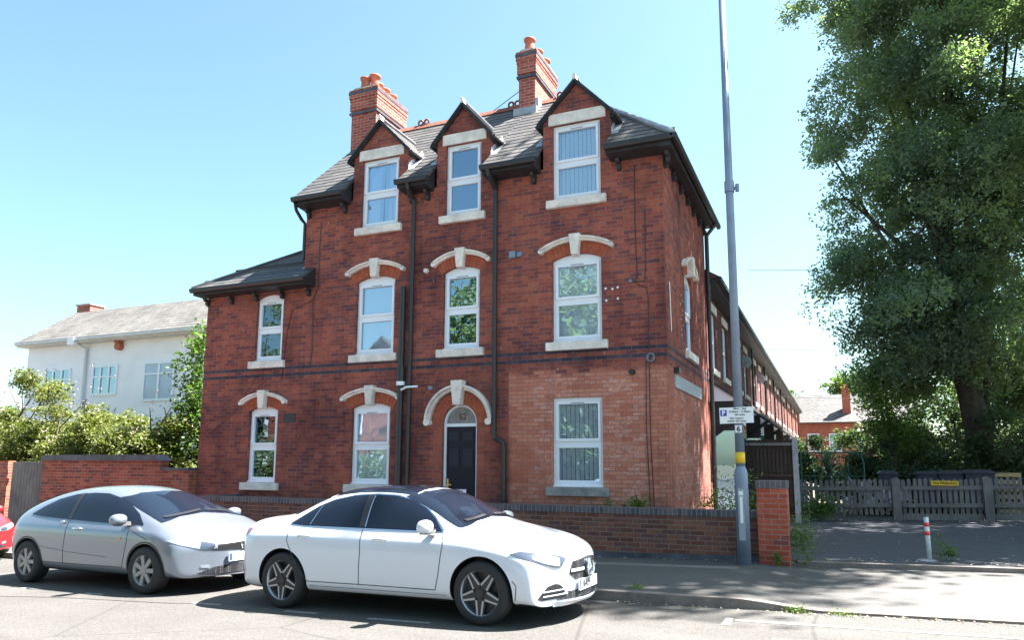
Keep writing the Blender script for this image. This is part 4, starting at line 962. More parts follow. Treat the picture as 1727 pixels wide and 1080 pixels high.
tree('street_tree', 'broad leafy tree just outside the right edge of the photo', 'tree', (9.3, 20.3, .2), 13, .3, [(8.9, 20.5, 10.5, 3.0, 3.6, 4.2), (9.4, 21.0, 15.5, 3.0, 3.2, 3.2), (9.6, 21, 8, 3.2, 3.2, 2.6), (7.6, 19.0, 12.5, 2.0, 2.2, 2.4), (7.3, 17.6, 18.5, 2.3, 2.3, 2.8), (5.3, 20, 18.6, 2.6, 2.6, 2.4), (3.7, 18.3, 20.6, 1.9, 1.9, 1.5), (8.4, 18.0, 22, 3.0, 2.8, 2.6)], 'leaf_lime', 2600, 26, .26, .7, 5)  # unseen tree; high crown lobes added to shade the side wall and roof
tree('sunlit_tree', 'bright green sunlit tree behind the lime trunk at the right edge', 'tree', (11.5, 36, .2), 9, .25, [(10.5, 36, 7.5, 3.2, 3, 2.6), (8.2, 35.5, 6, 2.2, 2.2, 2), (12.5, 36, 10, 3.2, 3, 3), (6.5, 36, 5, 2, 2, 2)], 'leaf_green', 1100, 26, .28, .6, 8)
tree('background_tree', 'distant green tree above the far red house', 'tree', (2.2, 98, 0), 11, .3, [(2.0, 98, 10, 2.6, 2.5, 3.0), (4.6, 98, 9, 2.6, 2.5, 2.6)], 'leaf_green', 320, 26, .45, .8, 11, 'trees beyond the far house')
tree('background_tree', 'distant small round tree left of the far red house chimney row', 'tree', (-5.5, 100, 0), 9, .3, [(-5.4, 100, 8.6, 2.4, 2.2, 1.9)], 'leaf_green', 160, 26, .45, .8, 12, 'trees beyond the far house')
tree('young_tree', 'young feathery light green tree between the hedge and the lime tree', 'tree', (1.75, 27.2, .2), 3.6, .05, [(1.75, 27.2, 3.0, .75, .6, .9), (1.5, 27.2, 4.1, .6, .5, .8), (2.2, 27.2, 2.4, .6, .5, .6)], 'leaf_green', 260, 22, .10, .25, 13, limbs=6)
def bush(label, c, r, mat, ncl, nlf, size, cr, seed, group=None, name='bush'):
    t = thing(name, label, 'bush', (c[0], c[1], gz(c[0])), 0, group)
    k = MB(); g = random.Random(seed)
    for i in range(5): k.tube([(c[0]+g.uniform(-.2, .2), c[1], gz(c[0])-.1), (c[0]+g.uniform(-.5, .5)*r[0], c[1]+g.uniform(-.4, .4)*r[1], c[2]), (c[0]+g.uniform(-.8, .8)*r[0], c[1], c[2]+.7*r[2])], [.04, .03, .01], 6)
    k.build('stem', 'bark', t)
    leafcloud('foliage', mat, [(*c, *r), (c[0]-.4*r[0], c[1], c[2]-.3*r[2], r[0]*.7, r[1]*.8, r[2]*.7), (c[0]+.5*r[0], c[1], c[2]-.2*r[2], r[0]*.6, r[1]*.8, r[2]*.75)], int(ncl*1.7), nlf, size, cr*.8, t, seed, .2, boughs=44, br=min(r)*.42)
    return t
UG = 'dark bushes behind the picket fence'
bush('dark clipped hedge beyond the green gate', (-.7, 31.0, 1.35), (1.9, .8, 1.25), 'leaf_under', 300, 34, .12, .35, 21, UG, 'hedge')
bush('dark bush right of the young feathery tree', (3.4, 29.0, 1.6), (1.7, 1.5, 1.9), 'leaf_under', 330, 26, .14, .4, 22, UG)
bush('dark rounded bush in front of the lime trunk', (5.6, 28.0, 1.7), (1.8, 1.4, 1.8), 'leaf_under', 360, 26, .14, .4, 23, UG)
bush('dark bush behind the wooden pallet', (7.6, 27.5, 1.6), (1.8, 1.4, 2.0), 'leaf_under', 360, 26, .14, .4, 24, UG)
bush('low dark bush behind the single bin', (1.6, 29.0, 1.2), (1.7, 1.3, 1.7), 'leaf_under', 260, 26, .13, .4, 25, UG)
bush('tall dark bush filling the gap right of the lime trunk', (8.5, 31.5, 2.6), (3.0, 1.6, 3.0), 'leaf_under', 420, 26, .16, .5, 26, UG)
bush('tall dark bush left of the lime trunk', (2.6, 33, 2.4), (2.4, 1.6, 2.6), 'leaf_under', 380, 26, .16, .5, 27, UG)
bush('dark bush filling the space below the lime crown', (5.4, 34, 2.8), (2.4, 1.6, 3.0), 'leaf_under', 380, 26, .16, .5, 28, UG)
bush('tall green bush hiding the right part of the far red house', (4.6, 50, 2.6), (3.4, 1.6, 2.9), 'leaf_under', 380, 28, .2, .6, 29, UG)
bush('dark bush between the single bin and the row of three', (2.3, 27.4, 1.1), (1.1, .9, 1.25), 'leaf_under', 240, 28, .12, .3, 30, UG)
# cordyline near the gate
cd = thing('cordyline', 'spiky cordyline plant behind the green gate', 'plant', (-.2, 27.5, .1))
g = random.Random(4); mb = MB()
for i in range(90):
    a = g.uniform(0, 6.283); el = g.uniform(-.3, 1.3); L = g.uniform(.6, .95); d = Vector((math.cos(a)*math.cos(el), math.sin(a)*math.cos(el), math.sin(el))); o = Vector((-.2, 27.5, 1.35)); s = d.cross(Vector((0, 0, 1))).normalized()*.022
    p1 = o+d*L*.6; p2 = o+d*L+Vector((0, 0, -.18*L))
    mb.add([o-s, o+s, p1+s, p1-s, p2], [(0, 1, 2, 3), (3, 2, 4)])
mb.build('leaves', plain('cordyline leaf', (.10, .15, .09), .5), cd)
MB().tube([(-.2, 27.5, 0), (-.2, 27.5, 1.4)], .07, 8).build('trunk', 'bark', cd)
# shrubs on the left, between boundary wall and white house
SG = 'pale flowering shrubs over the boundary wall'
def shrub(lab, c, r, seed, mat='leaf_shrub', n=420, fl=True):
    t = bush(lab, c, r, mat, n, 34, .11, .34, seed, SG, 'shrub')
    if fl:
        g = np.random.default_rng(seed); f = MB()
        tag(leafcloud('flowers', 'flower', [(c[0], c[1]-.1, c[2]+.1*r[2], r[0]*1.02, r[1]*1.02, r[2]*1.05)], 34, 6, .06, .10, t, seed+100, 0, .12), kind='stuff')
shrub('pale flowering shrub at the left picture edge', (-25.3, 16.6, 2.3), (1.5, 1.5, 2.4), 31, n=560)
shrub('pale flowering shrub above the left part of the boundary wall', (-22.8, 16.2, 2.05), (1.7, 1.4, 2.1), 32, n=560)
shrub('pale flowering shrub below the middle window of the white house', (-20.9, 15.9, 1.8), (1.2, 1.2, 2.0), 33)
shrub('pale flowering shrub next to the corner house', (-17.6, 15.7, 1.9), (1.35, 1.1, 1.75), 34)
shrub('low shrub between the boundary wall and the middle shrub', (-19.4, 15.0, 1.5), (1.8, .8, 1.5), 35, n=380, fl=False)
tree('conifer', 'dark green conifer between the white house and the corner house', 'tree', (-16.6, 16.2, -.3), 5, .12, [(-16.9, 16.2, 3.8, .85, .8, 1.4), (-16.8, 16.2, 5.0, .5, .5, .75), (-16.5, 16, 2.2, .9, .7, 1.5)], 'leaf_green', 240, 26, .13, .3, 41, limbs=4)
# weeds and garden plants
def weed(lab, c, r, seed, n=40, size=.07, mat='grass'):
    o = leafcloud('weed', mat, [(0, 0, r[2], r[0], r[1], r[2])], n, 10, size, max(r)*.55, None, seed, .1, .6, asp=.35)
    o.location = c; tag(o, lab, 'weed', 'weeds along walls and kerbs', 'stuff')
weed('tall weeds growing up the right side of the brick pier', (-.52, 12.1, .1), (.09, .16, .38), 51, 80, .06)
weed('small weed at the foot of the brick pier front', (-.85, 11.7, .1), (.07, .05, .1), 52, 14, .05)
weed('weed clump beside the foot of the bollard', (1.5, 13.0, .13), (.09, .08, .13), 53, 26, .05)
weed('thin weed just right of the bollard post', (1.38, 13.1, .13), (.04, .04, .2), 54, 14, .05)
weed('green weed in the gutter where the kerb drops', (-.45, 8.6, .0), (.14, .03, .03), 55, 26, .035)
weed('grass tuft along the lowered kerb', (-.02, 8.57, .01), (.17, .03, .02), 56, 24, .03)
weed('moss and weed on the pavement near the white car', (-2.25, 9.0, .06), (.1, .05, .03), 57, 22, .035)
weed('bushy weeds at the left foot of the picket fence', (-.4, 21.7, .1), (.5, .14, .3), 58, 110, .09)
weed('young plant in the front garden under the square window', (-3.7, 12.55, .52), (.18, .12, .2), 59, 40, .08)
weed('leafy young plant in the front garden near the corner', (-3.1, 12.55, .55), (.2, .12, .22), 60, 46, .09)
weed('weeds behind the garden wall near the pier', (-1.5, 13.2, .45), (.3, .2, .5), 61, 60, .08)
weed('weeds at the rear corner of the side wall', (-2.2, 15.0, .3), (.3, .2, .45), 62, 60, .08)
# scattered dead leaves and grit
def litter(name, lab, region, n, size, mat, seed, yfun=None):
    g = np.random.default_rng(seed); mb = MB()
    for i in range(n):
        x = g.uniform(region[0], region[1]); y = (yfun(x) if yfun else 0)+g.normal()*region[3]+region[2]; a = g.uniform(0, 6.28); s = size*g.uniform(.4, 1.3); z = gz(x)+region[4]+.004
        mb.add([(x+s*math.cos(a+k*1.57)*(1 if k % 2 else .6), y+s*math.sin(a+k*1.57)*(1 if k % 2 else .6), z+(.012*g.random())) for k in range(4)], [(0, 1, 2, 3)])
    tag(mb.build(name, mat), lab, 'dead leaves', kind='stuff')
lm = mottled('dry leaf', (.42, .34, .22), .5, 30, .8)
litter('dead_leaves', 'dry leaves gathered along the foot of the wall', (-8, -.5, 11.9, .07, .11), 260, .022, lm, 71)
litter('dead_leaves', 'dry leaves along the edging of the tarmac', (-.5, 5, 12.6, .10, .10), 200, .022, lm, 72)
litter('dead_leaves', 'dry leaves and grit in the gutter by the kerb', (-2.4, 5, -.06, .05, .0), 300, .018, lm, 73, kerbY)
litter('dead_leaves', 'pale scraps scattered over the tarmac', (-.5, 6, 16.5, 2.6, .095), 150, .03, lm, 74)
litter('dead_leaves', 'dry leaves at the foot of the picket fence', (-.9, 8, 21.7, .12, .10), 220, .035, lm, 75)

# overhead cables
for z0, z1, y0 in ((8.2, 8.6, 26), (6.6, 7.1, 34), (5.0, 5.4, 40)):
    P = [(-2.4+12*q, y0+2*q, z0+(z1-z0)*q-1.2*q*(1-q)) for q in [i/12 for i in range(13)]]
    tag(MB().tube(P, .009, 5).build('overhead_cable', 'gutter'), {26: 'highest thin overhead cable from the terrace to the lime tree', 34: 'middle thin overhead cable crossing the side street', 40: 'lowest thin overhead cable crossing the side street'}[y0], 'cable', 'overhead cables')

# ---------------------------------------------------------------- across the road (seen only as reflections)
for i, (x0, wd, lab) in enumerate(((-44, 9, 'leftmost red brick gabled house across the road'), (-31.8, 9.5, 'middle red brick gabled house across the road'), (-19.5, 9, 'rightmost red brick gabled house across the road'))):
    t = thing('opposite_house', lab, 'house', (x0+wd/2, -16, 0), 0, 'houses across the road')
    MB().prism([(x0, -1), (x0+wd, -1), (x0+wd, 6), (x0+wd/2, 9.6), (x0, 6)], -22, -15).build('wall', 'brick_plain', t)
    MB().slab([(x0-.3, -22, 5.85), (x0-.3, -14.6, 5.85), (x0+wd/2, -14.6, 9.85), (x0+wd/2, -22, 9.85)][::-1], .15).slab([(x0+wd+.3, -22, 5.85), (x0+wd/2, -22, 9.85), (x0+wd/2, -14.6, 9.85), (x0+wd+.3, -14.6, 5.85)][::-1], .15).build('roof', 'slate', t)
    for xx in (x0+1.6, x0+wd-3.2):
        for z in (.4, 3.4):
            f_ = MB().box(xx, xx+1.6, -15, -14.93, z, z+1.7).build('window', 'upvc', t)
            for q in (0, 1): MB().box(xx+.1+q*.75, xx+.75+q*.75, -14.93, -14.915, z+.1, z+1.6).build('pane', 'glass_dark', f_)
    MB().box(x0+wd/2-.8, x0+wd/2+.5, -15, -14.9, -.5, 2.1).build('door', 'upvc', t)
tree('opposite_tree', 'leafy tree across the road reflected in the right hand windows', 'tree', (-14, -13, 0), 9, .3, [(-13.5, -13, 10, 5, 3, 4.2), (-19, -13, 10, 3.6, 3, 3.4), (-12, -13, 4, 4, 2, 3.2), (-6, -13, 8, 3.5, 3, 4)], 'leaf_lime', 800, 26, .4, .9, 81, 'trees across the road')
tree('opposite_tree', 'leafy tree across the road reflected in the far left windows', 'tree', (-38, -13, 0), 9, .25, [(-38, -13, 10, 4, 3, 4), (-41, -13, 6, 3, 2, 3), (-34, -12.5, 1.8, 3, 1.5, 1.6), (-26, -12.5, 1.4, 3, 1.2, 1.4)], 'leaf_lime', 500, 26, .3, .6, 82, 'trees across the road')

# ---------------------------------------------------------------- cars
MT['paint_white'] = plain('white car paint', (.60, .62, .69), .32, 0, .5, 1.)
MT['paint_silver'] = plain('silver car paint', (.20, .225, .275), .36, .45, .5, 1.)
MT['paint_red'] = plain('red car paint', (.55, .02, .025), .3, 0, .5, 1.)
MT['car_glass'] = plain('tinted car glass', (.008, .012, .022), .03, 0, .28, 0)
MT['trim'] = plain('black car trim', (.015, .015, .017), .45)
MT['shut'] = plain('door gap', (.05, .05, .06), .8)
MT['rim_grey'] = plain('machined rim', (.33, .345, .38), .3, .8)
MT['rim_dark'] = plain('dark rim', (.035, .035, .04), .4, .4)
MT['rim_silver'] = plain('silver hubcap', (.27, .27, .285), .4, .5)
MT['lamp_clear'] = plain('headlamp glass', (.26, .29, .34), .12, .2, .5, .6)
MT['lamp_dark'] = plain('headlamp inner', (.06, .075, .11), .12, .3, .6, 1.)
MT['lamp_red'] = plain('tail lamp', (.28, .01, .03), .12, 0, .5, 1.)
MT['amber'] = plain('amber repeater', (.75, .3, .05), .3)
n = NT('grille mesh'); uvn = n.obj(); vo = n.new('ShaderNodeTexVoronoi'); n.put(vo.inputs['Vector'], n.off(uvn, (0, 0, 0), (1, 1, 1.6))); vo.inputs['Scale'].default_value = 38; vo.inputs['Randomness'].default_value = .2
MT['grille'] = n.fin(n.mix(n.math('LESS_THAN', vo.outputs['Distance'], .28), (.02, .02, .024), (.13, .13, .14)), .4)

class Car:
    def __init__(s, name, label, loc, rz, ry, scale, rows, paint, arches, cr, group):
        s.root = thing(name, label, 'car', loc, rz, group, ry); s.root.scale = (scale,)*3
        K = 9; V = []; F_ = []
        for x, c, pts in rows:
            full = [(pts[0][0], pts[0][1])]+[(-p[0], p[1]) for p in pts[1:-1]]+[pts[-1]]+[(p[0], p[1]) for p in pts[1:-1][::-1]]
            ym = max(p[0] for p in pts)
            for y, z in full: V.append((x+(-c if x > 2 else c)*(abs(y)/ym)**2.2, y, z))
        n = 2*K-2; NR = len(rows)
        for i in range(NR-1):
            for k in range(n): F_.append((i*n+k, i*n+(k+1) % n, (i+1)*n+(k+1) % n, (i+1)*n+k))
        # end caps as a strip grid between both sides
        for base, fl in ((0, 0), ((NR-1)*n, 1)):
            x, c, pts = rows[-1 if fl else 0]; ym = max(p[0] for p in pts); fr = (-.66, -.33, 0, .33, .66); Rr = [[base]*7]
            for k in range(1, K-1):
                row = [base+k]
                for f in fr:
                    y = pts[k][0]*f; row.append(len(V)); V.append((x+(-c if fl else c)*(abs(y)/ym)**2.2, y, pts[k][1]))
                Rr.append(row+[base+n-k])
            Rr.append([base+K-1]*7)
            for k in range(K-1):
                for j in range(6):
                    q = [Rr[k][j], Rr[k+1][j], Rr[k+1][j+1], Rr[k][j+1]]; q = [a for i, a in enumerate(q) if a not in q[:i]]
                    F_.append(tuple(q if fl else q[::-1]))
        me = bpy.data.meshes.new('b'); me.from_pydata(V, [], F_); me.validate(); me.update()
        bm = bmesh.new(); bm.from_mesh(me); bmesh.ops.recalc_face_normals(bm, faces=bm.faces)
        cl = bm.edges.layers.float.new('crease_edge') if 'crease_edge' not in bm.edges.layers.float else bm.edges.layers.float['crease_edge']
        bm.verts.ensure_lookup_table()
        for e in bm.edges:
            a, b = sorted((e.verts[0].index, e.verts[1].index))
            if max(a, b) < n*NR and a//n != b//n:
                k = a % n; k = min(k, n-k)
                if k == 4: e[cl] = .35
                if k in (1, 2): e[cl] = .3
        bm.to_mesh(me); bm.free()
        def sub(o): m_ = o.modifiers.new('s', 'SUBSURF'); m_.levels = m_.render_levels = 3
        me = evalmesh(me, [sub])
        s.bvh = BVHTree.FromPolygons([v.co.copy() for v in me.vertices], [tuple(p.vertices) for p in me.polygons])
        cut = MB()
        for (ax, az) in arches:
            for sd in (-1, 1): cut.tube([(ax, sd*.58, az), (ax, sd*1.2, az)], cr, 48)
        mc = bpy.data.meshes.new('c'); mc.from_pydata(cut.v, [], cut.f); mc.update(); oc = bpy.data.objects.new('c', mc); COL.objects.link(oc)
        def bo(o): m_ = o.modifiers.new('b', 'BOOLEAN'); m_.operation = 'DIFFERENCE'; m_.solver = 'EXACT'; m_.object = oc
        r = evalmesh(me, [bo]); bpy.data.objects.remove(oc); r.name = 'body'
        s.body = link(r, 'body', [paint, 'trim'], s.root, False)
        mi = []
        for p in r.polygons:
            c = p.center; ins = any((c.x-ax)**2+(c.z-az)**2 < (cr+.004)**2 and abs(c.y) < 1.0 for ax, az in arches) and (abs(p.normal.y) > .9 and abs(c.y) < .62 or abs(p.normal.y) < .2)
            mi.append(1 if ins or c.z < .235 and abs(p.normal.z) > .8 else 0)
        r.polygons.foreach_set('material_index', mi); r.polygons.foreach_set('use_smooth', [True]*len(r.polygons))
        try: r.set_sharp_from_angle(angle=R(35))
        except Exception: pass
    def cast(s, phi, u, z, up=0.):
        D = Vector((math.cos(phi), math.sin(phi), 0)); T = Vector((-math.sin(phi), math.cos(phi), 0)); c0 = Vector((2.2, 0, 0))
        if phi < -1: c0 = Vector((0, 0, 0))
        o = T*u+D*6+Vector((0, 0, z))
        if abs(phi) <= 1 : o = T*u+D*8+Vector((0, 0, z))
        if up: D = Vector((0, 0, 1)); o = Vector((u, z, 4))
        h = s.bvh.ray_cast(o, -D); return h
    def patch(s, nm, mat, phi, lo, hi, off=.004, N=26, M_=8, both=True, parent=None, top=False, skirt=.0):
        lo = np.array(lo, float); hi = np.array(hi, float); u0 = max(lo[0, 0], hi[0, 0]); u1 = min(lo[-1, 0], hi[-1, 0]); out = None
        G = {}; V = []
        for i in range(N+1):
            u = u0+(u1-u0)*i/N; a = np.interp(u, lo[:, 0], lo[:, 1]); b = np.interp(u, hi[:, 0], hi[:, 1])
            for j in range(M_+1):
                h = s.cast(phi, u, a+(b-a)*j/M_, 1 if top else 0)
                if h[0] is not None:
                    nn = h[1] if (h[1].dot(Vector((math.cos(phi), math.sin(phi), 0))) > 0 or top) else -h[1]
                    if top and nn.z < 0: nn = -nn
                    G[i, j] = len(V); V.append(h[0]+nn*off)
        F_ = [(G[i, j], G[i+1, j], G[i+1, j+1], G[i, j+1]) for i in range(N) for j in range(M_) if all(k in G for k in ((i, j), (i+1, j), (i+1, j+1), (i, j+1)))]
        for sd in ((1, -1) if both else (1,)):
            mb = MB(); mb.add([(v[0], v[1]*sd, v[2]) for v in V], [f if sd > 0 else f[::-1] for f in F_])
            o = mb.build(nm, mat, parent or s.root, False, smooth=True)
            if sd == 1: out = o
        return out
    def ribbon(s, nm, mat, phi, pts, w=.008, off=.003, both=True, parent=None, closed=False):
        P = [np.array(p, float) for p in pts]; D = []
        for a, b in zip(P, P[1:]):
            k = max(1, int(np.linalg.norm(b-a)/.03)); D += [a+(b-a)*q/k for q in range(k)]
        D.append(P[-1]); V = []; F_ = []
        for i, p in enumerate(D):
            t = D[min(i+1, len(D)-1)]-D[max(i-1, 0)]; t = t/(np.linalg.norm(t)+1e-9); nn = np.array([-t[1], t[0]])*w/2
            for q in (p-nn, p+nn):
                h = s.cast(phi, q[0], q[1])
                if h[0] is None: V.append(V[-1] if V else Vector((0, 0, .5))); continue
                m_ = h[1] if h[1].dot(Vector((math.cos(phi), math.sin(phi), 0))) > 0 else -h[1]; V.append(h[0]+m_*off)
        F_ = [(2*i, 2*i+2, 2*i+3, 2*i+1) for i in range(len(D)-1)]
        for sd in ((1, -1) if both else (1,)):
            MB().add([(v[0], v[1]*sd, v[2]) for v in V], [f if sd < 0 else f[::-1] for f in F_]).build(nm, mat, parent or s.root, False)
    def wheel(s, x, z, y, r, rr, style):
        for sd in (-1, 1):
            Y = sd*y; o = sd*.105
            t = MB().lathe([(rr-.01, -.1), (rr, -.105), (r-.03, -.108), (r-.008, -.09), (r, -.06), (r, .06), (r-.008, .09), (r-.03, .108), (rr, .105), (rr-.01, .1)], (x, Y, z), 'y', 48).build('wheel', 'black_rubber', s.root, False, smooth=True)
            f = Y+sd*.1
            b = MB().lathe([(rr, .0), (rr-.012, .0), (rr-.02, -.06), (rr-.03, -.1)], (0, 0, 0), 'y', 48)
            for i, v in enumerate(b.v): b.v[i] = (v[0]+x, f+sd*(v[1]), v[2]+z)
            b.build('rim', 'rim_grey' if style == 'star' else 'rim_silver', t, False, smooth=True)
            MB().tube([(x, f-sd*.10, z), (x, f-sd*.09, z)], rr-.02, 32).build('brake_disc', 'rim_dark', t, False)
            for k in range(5 if style == 'star' else 7):
                a = 2*math.pi*k/(5 if style == 'star' else 7)+.9
                def bar(a0, a1, w0, w1, r0, r1, y0, y1):
                    c0 = np.array([math.cos(a0), math.sin(a0)])*r0; c1 = np.array([math.cos(a1), math.sin(a1)])*r1; d = c1-c0; nn = np.array([-d[1], d[0]])/np.linalg.norm(d)
                    return [tuple(c0-nn*w0+[x, z]), tuple(c1-nn*w1+[x, z]), tuple(c1+nn*w1+[x, z]), tuple(c0+nn*w0+[x, z])]
                if style == 'star':
                    q = MB(); q2 = MB()
                    for s_ in (-1, 1):
                        q.prism(bar(a+s_*.50, a+s_*.10, .011, .009, .085, rr-.012, 0, 0), min(f-sd*.05, f-sd*.008), max(f-sd*.05, f-sd*.008))
                        q2.prism(bar(a, a, .060 if s_ > 0 else .04, .017, .04, rr-.016, 0, 0), min(f-sd*.045, f-sd*.016), max(f-sd*.045, f-sd*.016)) if s_ > 0 else 0
                    q.build('spoke', 'rim_grey', t, False); q2.build('spoke_inlay', 'rim_dark', t, False)
                else:
                    q = MB().prism(bar(a, a, .026, .032, .03, rr-.01, 0, 0), min(f-sd*.05, f-sd*.008), max(f-sd*.05, f-sd*.008)).build('spoke', 'rim_silver', t, False, bevel=.004)
            MB().tube([(x, f-sd*.05, z), (x, f-sd*.002, z)], [.06, .045], 20).build('hub_cap', 'rim_dark' if style == 'star' else 'rim_silver', t, False)
    def mirror(s, x, y, z, mat, sz=(.085, .115, .075)):
        for sd in (-1, 1):
            bm = bmesh.new(); bmesh.ops.create_uvsphere(bm, u_segments=24, v_segments=14, radius=1)
            for v in bm.verts:
                c = v.co; c.x = max(c.x, -.55) if True else c.x; c.x *= sz[0]*(1+.15*c.y*sd); c.y *= sz[1]; c.z = (abs(c.z)**.8)*(1 if c.z > 0 else -1)*sz[2]
                v.co = (x+c.x, sd*y+c.y, z+c.z)
            me = bpy.data.meshes.new('wing_mirror'); bm.to_mesh(me); bm.free(); me.polygons.foreach_set('use_smooth', [True]*len(me.polygons))
            o = link(me, 'wing_mirror', mat, s.root, False)
            MB().prism([(x-.05, z-sz[2]-.005), (x+.05, z-sz[2]-.005), (x+.03, z-.03), (x-.04, z-.03)], min(sd*(y-.16), sd*(y+.04)), max(sd*(y-.16), sd*(y+.04))).build('mirror_base', 'trim', o, False)
    def handle(s, x, z, mat, w=.095):
        h = s.cast(-math.pi/2, x, z); yy = h[0].y
        for sd in (-1, 1):
            c = MB().tube([(x-w, sd*(-yy+.004) , z), (x-w*.6, sd*(-yy+.03), z), (x+w*.6, sd*(-yy+.03), z+.002), (x+w, sd*(-yy+.004), z)], [.012, .015, .015, .012], 10)
            c.build('door_handle', mat, s.root, False, smooth=True)
    def plate(s, x, z, txt, w=.26, blue=True):
        h = s.cast(0, 0, z); xx = h[0].x+.012
        p = MB().box(xx-.02, xx, -w, w, z-.056, z+.056).build('number_plate', 'signwhite', s.root, False)
        if blue: MB().box(xx, xx+.001, -w+.005, -w+.05, z-.05, z+.05).build('plate_band', 'signblue', p, False)
        if txt:
            cu = bpy.data.curves.new('t', 'FONT'); cu.body = txt; cu.size = .10; cu.align_x = 'CENTER'; cu.align_y = 'CENTER'; cu.extrude = .001; cu.offset = .002
            o = bpy.data.objects.new('t', cu); COL.objects.link(o); dg = bpy.context.evaluated_depsgraph_get(); me = bpy.data.meshes.new_from_object(o.evaluated_get(dg)); bpy.data.objects.remove(o)
            me.transform(Matrix.Translation((xx+.005, -.06, z)) @ Matrix.Rotation(R(90), 4, 'Z') @ Matrix.Rotation(R(90), 4, 'X')); me.name = 'lettering'; link(me, 'lettering', 'ink', p, False)

SIDE = -math.pi/2
CG = 'cars parked along the kerb'
rows = [
 (0.00, .20, [(0, .26), (.60, .26), (.72, .32), (.78, .55), (.74, .78), (.64, .90), (.45, .955), (.22, .975), (0, .98)]),
 (0.10, .22, [(0, .21), (.72, .21), (.83, .28), (.885, .55), (.86, .80), (.74, .955), (.5, 1.01), (.25, 1.03), (0, 1.035)]),
 (0.42, .06, [(0, .19), (.74, .19), (.86, .27), (.90, .55), (.885, .83), (.77, .975), (.55, 1.03), (.28, 1.055), (0, 1.06)]),
 (0.80, .05, [(0, .19), (.74, .19), (.86, .27), (.90, .55), (.89, .84), (.78, .98), (.60, 1.065), (.30, 1.11), (0, 1.12)]),
 (1.15, .05, [(0, .19), (.74, .19), (.86, .27), (.90, .55), (.89, .84), (.79, .975), (.60, 1.23), (.30, 1.29), (0, 1.30)]),
 (1.55, 0, [(0, .19), (.74, .19), (.855, .27), (.895, .55), (.885, .83), (.79, .965), (.575, 1.345), (.30, 1.40), (0, 1.41)]),
 (2.05, 0, [(0, .19), (.74, .19), (.85, .27), (.89, .55), (.88, .82), (.79, .955), (.565, 1.385), (.30, 1.44), (0, 1.446)]),
 (2.60, 0, [(0, .19), (.74, .19), (.85, .27), (.89, .55), (.88, .81), (.79, .945), (.570, 1.345), (.30, 1.415), (0, 1.43)]),
 (2.98, -.06, [(0, .19), (.74, .19), (.85, .27), (.89, .55), (.88, .805), (.79, .935), (.63, 1.165), (.35, 1.26), (0, 1.285)]),
 (3.32, -.10, [(0, .19), (.74, .19), (.855, .27), (.895, .55), (.885, .80), (.785, .925), (.68, .985), (.38, 1.04), (0, 1.065)]),
 (3.62, 0, [(0, .19), (.74, .19), (.86, .27), (.90, .55), (.885, .785), (.77, .895), (.62, .935), (.33, .965), (0, .98)]),
 (4.02, .02, [(0, .19), (.74, .19), (.86, .27), (.90, .54), (.87, .74), (.745, .84), (.58, .875), (.3, .905), (0, .92)]),
 (4.34, .12, [(0, .20), (.74, .20), (.85, .26), (.885, .5), (.84, .66), (.70, .755), (.53, .79), (.28, .82), (0, .83)]),
 (4.50, .24, [(0, .19), (.72, .19), (.83, .24), (.85, .42), (.78, .58), (.64, .655), (.48, .70), (.26, .73), (0, .74)]),
 (4.55, .26, [(0, .20), (.62, .20), (.72, .26), (.74, .42), (.68, .54), (.56, .59), (.42, .62), (.22, .64), (0, .645)])]
wf = Vector((-3.30, 6.86, 0)); wrr = Vector((-5.9, 7.01, 0)); ang = math.atan2(wf.y-wrr.y, wf.x-wrr.x); sc = .955
SL = -math.atan(.022)
def place(fx, fy, ang, sc, xf, yo):
    """car origin from the contact point of its near front wheel"""
    l = Vector((xf*sc, -yo*sc, 0)); l.rotate(Matrix.Rotation(ang, 3, 'Z')); p = Vector((fx, fy, 0))-l; return (p.x, p.y, gz(p.x))
c = Car('parked_car', 'white four door saloon with black roof glass, parked nearest in front of the house', place(wf.x, wf.y+.02, ang, sc, 3.68, .87), ang, SL, sc, rows, 'paint_white', [(.95, .33), (3.68, .33)], .375, CG)
lo = [(.99, .985), (1.2, .972), (1.6, .965), (2.2, .955), (2.8, .945), (3.16, .938)]
hi = [(.99, .987), (1.12, 1.08), (1.3, 1.19), (1.5, 1.262), (1.8, 1.315), (2.1, 1.328), (2.4, 1.312), (2.65, 1.262), (2.85, 1.18), (3.02, 1.07), (3.16, .94)]
c.patch('window_surround', 'chrome', SIDE, [(u-(.02 if i == 0 else 0)+(.02 if i == 5 else 0), v-.014) for i, (u, v) in enumerate(lo)], [(u-(.02 if i == 0 else 0)+(.02 if i == 10 else 0), v+.016) for i, (u, v) in enumerate(hi)], .003, 60)
c.patch('side_window', 'car_glass', SIDE, lo, hi, .008, 60)
c.ribbon('window_pillar', 'trim', SIDE, [(2.08, .965), (2.04, 1.32)], .085, .011); c.ribbon('pillar_strip', 'chrome', SIDE, [(2.13, .963), (2.10, 1.318)], .012, .014)
c.ribbon('pillar_strip', 'chrome', SIDE, [(1.30, .978), (1.36, 1.20)], .012, .012)
c.patch('windscreen', 'car_glass', 0, [(-.70, .975), (-.4, 1.03), (0, 1.06), (.4, 1.03), (.70, .975)], [(-.70, .99), (-.62, 1.14), (-.545, 1.31), (-.35, 1.36), (0, 1.38), (.35, 1.36), (.545, 1.31), (.62, 1.14), (.70, .99)], .006, 40, 14, False)
c.patch('roof_glass', 'car_glass', 0, [(1.45, -.50), (2.62, -.50)], [(1.45, .50), (2.62, .50)], .005, 26, 20, False, top=True)
c.patch('rear_window', 'car_glass', math.pi-.0001 if False else math.pi, [(-.62, 1.09), (0, 1.13), (.62, 1.09)], [(-.62, 1.10), (-.5, 1.29), (0, 1.36), (.5, 1.29), (.62, 1.10)], .006, 30, 10, False)
